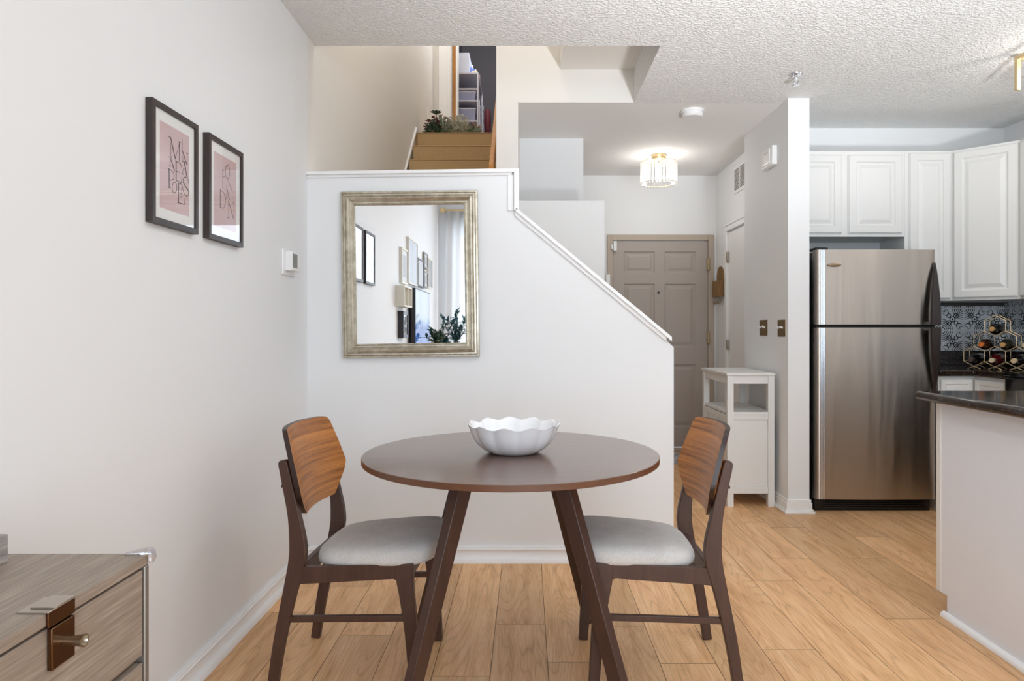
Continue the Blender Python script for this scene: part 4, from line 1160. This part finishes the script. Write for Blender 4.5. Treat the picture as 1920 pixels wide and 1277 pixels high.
def leaf(b, base, d, L, W, up=Vector((0,0,1))):
    d = d.normalized(); s_ = d.cross(up)
    if s_.length < 1e-3: s_ = Vector((1,0,0))
    s_.normalize(); n_ = s_.cross(d)
    prof_ = ((0,.0,0),(.2,.34,.05),(.5,.5,.09),(.8,.3,.04),(1,0,-.04))
    vs, fs = [], []
    for (a_, w_, h_) in prof_:
        c_ = base + d*L*a_ + n_*L*h_
        vs += [c_ - s_*W*w_, c_ + n_*(-W*.15*w_*2), c_ + s_*W*w_]
    for i in range(len(prof_)-1):
        for j in (0,1): fs.append((3*i+j, 3*i+j+1, 3*i+j+4, 3*i+j+3))
    b.add(vs, fs)
def rdir(zmin=-.2):
    while True:
        v_ = Vector((random.uniform(-1,1), random.uniform(-1,1), random.uniform(zmin,1)))
        if .1 < v_.length < 1: return v_.normalized()
def bushy(name, loc, w, h, leafm, flowm, label, nleaf=150, nfl=18, L=.05):
    loc = Vector(loc)
    t_ = thing(name, loc, label, 'plant')
    B().lathe([(.035,0),(.045,.015),(.048,.05),(.042,.05),(.038,.03)], 20, Matrix.Translation(loc)).build('pot', M['pot'], t_)
    b = B(); bs = B()
    for i in range(nleaf):
        d_ = rdir(.0); p_ = loc + Vector((0,0,.015)) + Vector((d_.x*w, d_.y*w*.8, abs(d_.z)*h))*random.uniform(.45,1)
        leaf(b, p_, (d_+rdir()*.7), L*random.uniform(.6,1.2), L*.5)
        if i % 8 == 0: bs.tube([loc+Vector((0,0,.05)), (loc+p_)/2+Vector((0,0,.04)), p_], .003, 5)
    b.build('foliage', leafm, t_); bs.build('stem', M['leaf_grey'], t_)
    if nfl:
        b = B()
        for i in range(nfl):
            d_ = rdir(.1); p_ = loc + Vector((0,0,.06)) + Vector((d_.x*w, d_.y*w*.8, abs(d_.z)*h))*random.uniform(.75,1.05)
            for j in range(6):
                leaf(b, p_, Vector((math.cos(j*pi/3), math.sin(j*pi/3), .6)), .022, .018)
        b.build('blossom', flowm, t_)
    return t_
bushy('potted_plant', (-.955, 6.90, 3.13), .09, .13, M['leaf_dark'], M['petal_red'], 'dark green plant with dusty red blossoms on the top stair', 240, 34, .042)
tp = bushy('potted_plant', (-.845, 6.98, 3.13), .11, .19, M['leaf_grey'], M['petal_pink'], 'grey-green plant with pale pink blossoms on the top stair', 320, 40, .042)
b = B()
for j in range(9):
    a_ = j*2*pi/9; leaf(b, Vector((-.925, 6.95, 3.36)), Vector((math.cos(a_), math.sin(a_), .55)), .075, .035)
b.tube([(-.88,6.97,3.2),(-.91,6.96,3.28),(-.925,6.95,3.36)], .004, 6)
b.build('rosette', M['leaf_dark'], tp)
bushy('potted_plant', (-.69, 6.95, 3.13), .12, .18, M['leaf_pale'], M['petal_white'], 'pale spiky plant with white blossoms on the top stair', 420, 40, .04)
bushy('potted_plant', (-.55, 6.96, 3.13), .09, .10, M['leaf_grey'], M['petal_pink'], 'low grey-green plant nearest the handrail on the top stair', 240, 16, .04)

# closet shelf unit with stored things
shx0, shx1 = -.985, -.62
cs = thing('storage_shelf', (-.8, 9.2, 3.13), 'white storage shelf unit inside the upstairs closet', 'shelf')
shz = [4.475, 4.27, 4.12, 3.86, 3.60]
for zz in shz:
    B().box(shx0+.001, shx1-.001, 8.751, 9.549, zz-.02, zz).build('shelf_board', M['closet_shelf'], cs, bevel=.002)
for (x_, y_) in ((shx0,8.75),(shx1-.02,8.75),(shx0,9.53),(shx1-.02,9.53)):
    B().box(x_, x_+.02, y_, y_+.02, 3.13, 4.474).build('upright', M['closet_shelf'], cs)
bx = lambda n_, x0_, x1_, y0_, y1_, z0_, z1_, m_, l_, c_: tag(B().box(x0_,x1_,y0_,y1_,z0_,z1_).build(n_, m_, None, bevel=.004), l_, c_)
bx('storage_box', -.98, -.745, 8.80, 9.2, 4.476, 4.745, plain('white_box', rgb(214,220,234), .5), 'tall white box on top of the closet shelf', 'box')
bx('cardboard_box', -.70, -.64, 9.32, 9.5, 4.476, 4.66, plain('dull_mauve_carton', rgb(128,106,104), .8), 'small dull brown box at the far end of top closet shelf', 'box')
bx('tape_box', -.715, -.635, 8.77, 8.85, 4.476, 4.502, plain('cream_carton', rgb(232,220,200), .7), 'small cream box at the front of top closet shelf', 'box')
for i, (x_, y_, l_) in enumerate(((-.722,8.98,'blue plastic bottle on the closet shelf nearer the white box'), (-.690,9.14,'blue plastic bottle on the closet shelf nearer the brown box'))):
    t = thing('plastic_bottle', (x_, y_, 4.476), l_, 'bottle', 'blue bottles on the closet shelf')
    B().lathe([(.026,0),(.029,.01),(.029,.12),(.02,.145),(.012,.155)], 18, Matrix.Translation((x_,y_,4.476))).build('bottle_body', plain('blue_plastic', rgb(120,140,214), .3), t)
    B().lathe([(.013,.155),(.013,.18)], 14, Matrix.Translation((x_,y_,4.476))).build('bottle_cap', M['plastic'], t)
binm = plain('translucent_bin', rgb(140,144,176), .3)
for i, (z0_, z1_, l_) in enumerate(((4.121,4.245,'clear storage bin on the second closet shelf'),(3.861,4.03,'clear storage bin on the third closet shelf'),(3.601,3.78,'clear storage bin on the lowest closet shelf'))):
    t = thing('storage_bin', (-.8, 9.0, z0_), l_, 'storage bin', 'clear bins on the closet shelves')
    b = B(); b.loops([[(x_, y_, z_) for x_, y_ in ((-.97+e,8.78+e),(-.66-e,8.78+e),(-.66-e,9.2-e),(-.97+e,9.2-e))] for e, z_ in ((.012,z0_),(0,z1_-.02))]); b.build('tub', binm, t)
    B().box(-.975, -.655, 8.775, 9.205, z1_-.02, z1_).build('lid', plain('pale_lid', rgb(206,206,222), .4), t, bevel=.004)
b = B(); b.tube([(-.585,9.7,4.33),(-.585,9.7,4.24)], .02, 8); 
t = thing('folded_umbrella', (-.58, 9.7, 3.6), 'dark red folded umbrella hanging behind the closet shelf', 'umbrella')
B().lathe([(.012,4.32),(.045,4.27),(.05,4.1),(.042,3.95),(.03,3.90)], 14, Matrix.Translation((-.56,9.7,0))).build('canopy', plain('dark_red_cloth', rgb(96,26,34), .7), t)
B().lathe([(.034,3.90),(.038,3.86),(.036,3.79),(.02,3.77)], 14, Matrix.Translation((-.552,9.7,0))).build('handle', plain('pale_handle', rgb(190,160,140), .5), t)
t = thing('folding_rack', (-.55, 9.3, 3.13), 'white folding rack leaning against the closet shelf', 'rack')
for k_, x_ in enumerate((-.59, -.555)):
    b = B(); b.tube([(x_,8.72,3.13),(x_-.02,8.74,4.12)], .008, 6); b.tube([(x_,8.98,3.13),(x_-.02,8.98,4.12)], .008, 6)
    for i in range(7): b.tube([(x_-.003*i,8.73,3.2+.14*i),(x_-.003*i,8.98,3.2+.14*i)], .006, 6)
    b.build('rack_leaf', plain('white_coated_wire', rgb(208,212,230), .35), t)

# ------------------------------------------------------------------ living side (seen in the mirror)
wf = plain('white_frame', rgb(228,224,212), .5); gf = plain('grey_frame', rgb(150,146,140), .5); bf = plain('black_frame', rgb(36,34,40), .45)
art1 = plain('pale_blue_art', rgb(206,214,226), .6); art2 = plain('grey_art', rgb(150,150,156), .6); art3 = plain('soft_white_art', rgb(226,228,232), .6)
for (y0_, y1_, z0_, z1_, f_, a_, wf_, mw_, l_) in (
    (.66,.94,1.58,1.895,wf,art2,.016,.045,'white framed picture nearest the viewer in the mirrored gallery'),
    (.10,.60,1.60,2.03,wf,art1,.014,.004,'tallest white framed picture in the mirrored gallery'),
    (-.32,.065,1.61,1.895,bf,art3,.014,.02,'black framed picture in the mirrored gallery wall'),
    (-.60,-.36,1.83,2.00,gf,art2,.014,.03,'small grey framed picture, upper of two in the mirror'),
    (-.60,-.36,1.625,1.80,gf,art2,.014,.03,'small grey framed picture, lower of two in the mirror'),
    (-.96,-.66,1.64,1.97,wf,art1,.012,.02,'pale framed picture nearest the curtain in the mirror')):
    framed('gallery_picture', y0_, y1_, z0_, z1_, l_, f_, [M['mat'], a_], .026, wf_, mw_, group='gallery wall seen in the mirror')
framed('black_picture', .78, 1.02, 1.10, 1.335, 'small black framed picture beside the television in the mirror', bf, [M['mat'], art2], .05, .03, .02)
t = thing('wall_cube_shelf', (XL, .94, 1.37), 'white open cube shelf on the wall seen in the mirror', 'shelf')
b = B(); w_ = .012
b.box(XL, XL+.08, .75, 1.13, 1.37, 1.382); b.box(XL, XL+.08, .75, 1.13, 1.535, 1.547); b.box(XL, XL+.08, .75, .762, 1.382, 1.535); b.box(XL, XL+.08, 1.118, 1.13, 1.382, 1.535); b.box(XL+.0005, XL+.006, .762, 1.118, 1.382, 1.535)
b.build('box_frame', wf, t); B().box(XL+.006, XL+.076, .93, .94, 1.382, 1.535).build('divider', wf, t)
t = thing('television', (XL, .05, 1.02), 'flat television with a bluish screen seen in the mirror', 'television')
B().box(XL+.0005, XL+.03, -.25, .35, 1.15, 1.45).build('wall_mount', M['black_metal'], t)
B().box(XL+.03, XL+.072, -.44, .53, 1.010, 1.565).build('housing', bf, t, bevel=.004)
k = Nt('screen_painted_reflection'); sep = k.node('ShaderNodeSeparateXYZ'); tc = k.node('ShaderNodeTexCoord'); k.link(tc.outputs['Object'], sep.inputs[0])
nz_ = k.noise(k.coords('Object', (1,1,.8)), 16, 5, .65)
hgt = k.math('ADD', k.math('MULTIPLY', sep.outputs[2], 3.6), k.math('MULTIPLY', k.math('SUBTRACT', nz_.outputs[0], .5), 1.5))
colr = k.ramp(hgt, [(.62, rgb(20,100,190)), (.76, rgb(40,124,206)), (.82, rgb(176,204,232)), (1.0, rgb(206,220,234))])  # reflected window light and plants, painted into the screen as a glow
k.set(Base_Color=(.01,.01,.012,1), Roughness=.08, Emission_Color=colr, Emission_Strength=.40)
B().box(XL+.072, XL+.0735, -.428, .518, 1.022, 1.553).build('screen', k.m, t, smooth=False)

# plants on the sideboard
def vase_plant(loc, vm, lm, hgt_, label, nst, spread, L, W, fl=None, flower_m=None):
    loc = Vector(loc); t_ = thing('vase_of_greenery', loc, label, 'plant')
    B().lathe([(.0,0),(.04,0),(.052,.03),(.056,.10),(.045,.18),(.026,.24),(.030,.27),(.024,.265),(.02,.24)], 24, Matrix.Translation(loc), cap=False).build('vase', vm, t_)
    bl_ = B(); bs = B()
    for i in range(nst):
        a_ = random.uniform(0, 2*pi); r_ = spread*random.uniform(.25,1); hh_ = hgt_*random.uniform(.6,1)
        tip = loc + Vector((r_*math.cos(a_), r_*math.sin(a_), hh_)); mid = loc + Vector((r_*.3*math.cos(a_), r_*.3*math.sin(a_), .27+(hh_-.27)*.5)); b0 = loc+Vector((0,0,.2))
        bs.tube([b0, mid, tip], .0028, 5)
        n_ = 9
        for j in range(n_):
            u_ = .25+.75*j/n_; p_ = b0*(1-u_)**2 + mid*2*u_*(1-u_) + tip*u_*u_
            leaf(bl_, p_, (tip-b0).normalized()*.6 + rdir(-.3), L*random.uniform(.7,1.2), W)
    bl_.build('foliage', lm, t_); bs.build('stem', M['leaf_dark'], t_)
    if fl:
        b = B()
        for i in range(fl):
            p_ = loc + Vector((random.uniform(-1,1)*spread*.8, random.uniform(-1,1)*spread*.8, hgt_*random.uniform(.6,.85)))
            for j in range(7): leaf(b, p_, Vector((math.cos(j*.9), math.sin(j*.9), .6)), .028, .022)
        b.build('blossom', flower_m, t_)
vase_plant((-.90, .10, DZT), M['vase'], M['leaf_dark'], .47, 'black vase of dark green foliage reflected in the mirror', 16, .14, .055, .035, 6, M['petal_white'])
vase_plant((-.77, -.44, DZT), M['vase_teal'], M['leaf_teal'], .66, 'tall blue-green eucalyptus stems in a glass vase in the mirror', 15, .19, .075, .032)
vase_plant((-.86, -.20, DZT), M['vase_teal'], M['leaf_teal'], .42, 'short blue-green stems in a glass vase between the two plants', 10, .10, .06, .03)

# curtain and rod
t = thing('curtain_rod', (-.2, YB, 2.66), 'brass curtain rod above the window seen in the mirror', 'curtain rod')
B().tube([(-1.03, YB+.10, 2.66), (3.2, YB+.10, 2.66)], .013, 12).build('rod', M['brass'], t)
for x_ in (-1.04, 3.21): B().box(x_-.035, x_+.02, YB+.07, YB+.13, 2.63, 2.69).build('finial', M['brass'], t, bevel=.008)
for x_ in (-.99, 3.15): B().tube([(x_, YB+.0005, 2.66),(x_, YB+.10, 2.66)], .010, 8).build('bracket', M['brass'], t)
def curtain(x0_, x1_, label):
    b = B(); n_ = 80; rows_ = 6; vs = []; fs = []
    for j in range(rows_+1):
        z_ = .03 + (2.644-.03)*j/rows_
        for i in range(n_+1):
            u_ = i/n_; amp = .028*(1.1-.25*j/rows_)
            vs.append((x0_+(x1_-x0_)*u_, YB+.10+amp*math.sin(u_*(x1_-x0_)*58+.4*math.sin(j*.7)), z_))
    for j in range(rows_):
        for i in range(n_): fs.append((j*(n_+1)+i, j*(n_+1)+i+1, (j+1)*(n_+1)+i+1, (j+1)*(n_+1)+i))
    b.add(vs, fs); o_ = b.build('curtain', M['sheer'], None, angle=80, solid=.002); tag(o_, label, 'curtain')
curtain(-1.01, -.42, 'sheer white curtain at the left end of the window in the mirror')

# ------------------------------------------------------------------ light
W = bpy.data.worlds.new('sky'); SC.world = W; W.use_nodes = True
bg = W.node_tree.nodes['Background']; bg.inputs[0].default_value = (.86,.92,1,1); bg.inputs[1].default_value = 1.2
def area(name, loc, rot, sx_, sy_, power, col):
    L = bpy.data.lights.new(name, 'AREA'); L.shape = 'RECTANGLE'; L.size = sx_; L.size_y = sy_; L.energy = power; L.color = col
    o_ = bpy.data.objects.new(name, L); COL.objects.link(o_); o_.location = loc; o_.rotation_euler = rot
    return o_
area('window_daylight', ((WX0+WX1)/2, YB-.25, (WZ0+WZ1)/2), (math.radians(90), 0, 0), WX1-WX0, WZ1-WZ0, 62, (.76,.89,1.0))
bulb_light('living_fill_light', (3.05, -1.4, 2.6), 6, (.78,.89,1.0), .3)  # added broad fill for the room, no fixture stands here
Ls = bpy.data.lights.new('ceiling_fill_spot', 'SPOT'); Ls.energy = 540; Ls.color = (.90,.95,1.0); Ls.spot_size = math.radians(80); Ls.spot_blend = 1.0; Ls.shadow_soft_size = .2  # unseen spot aimed upward, added to brighten the ceiling
o_ = bpy.data.objects.new('ceiling_fill_spot', Ls); COL.objects.link(o_); o_.location = (1.6, -.2, .5); o_.rotation_euler = (math.radians(90+48), 0, 0)
bulb_light('stair_lamp_glow', (.0, 3.95, 4.4), 21, (1,.96,.92), .08).location = (-.35, 3.95, 4.9)
bulb_light('landing_lamp_glow', (-.65, 7.4, 5.3), 9, (1,.97,.94), .08)
bulb_light('closet_lamp_glow', (-.45, 9.0, 5.35), 34, (.92,.94,1), .05)

# ------------------------------------------------------------------ camera and view
cd = bpy.data.cameras.new('camera'); cam = bpy.data.objects.new('camera', cd); COL.objects.link(cam)
cd.sensor_width = 36; cd.lens = F/1920*36
cd.shift_x = (960-VX)/1920; cd.shift_y = -(638.5-VY)/1920
cam.location = (0, 0, H); cam.rotation_euler = (math.radians(90), 0, 0)
cd.clip_start = .05
SC.camera = cam
vs_ = SC.view_settings
vs_.view_transform = 'Standard'; vs_.look = 'None'; vs_.gamma = 1; vs_.use_curve_mapping = False
vs_.exposure = 0.63
SC.cycles.use_denoising = True
SC.cycles.max_bounces = 10; SC.cycles.diffuse_bounces = 6; SC.cycles.transparent_max_bounces = 24
SC.cycles.sample_clamp_indirect = 4.0
SC.cycles.caustics_reflective = False; SC.cycles.caustics_refractive = False
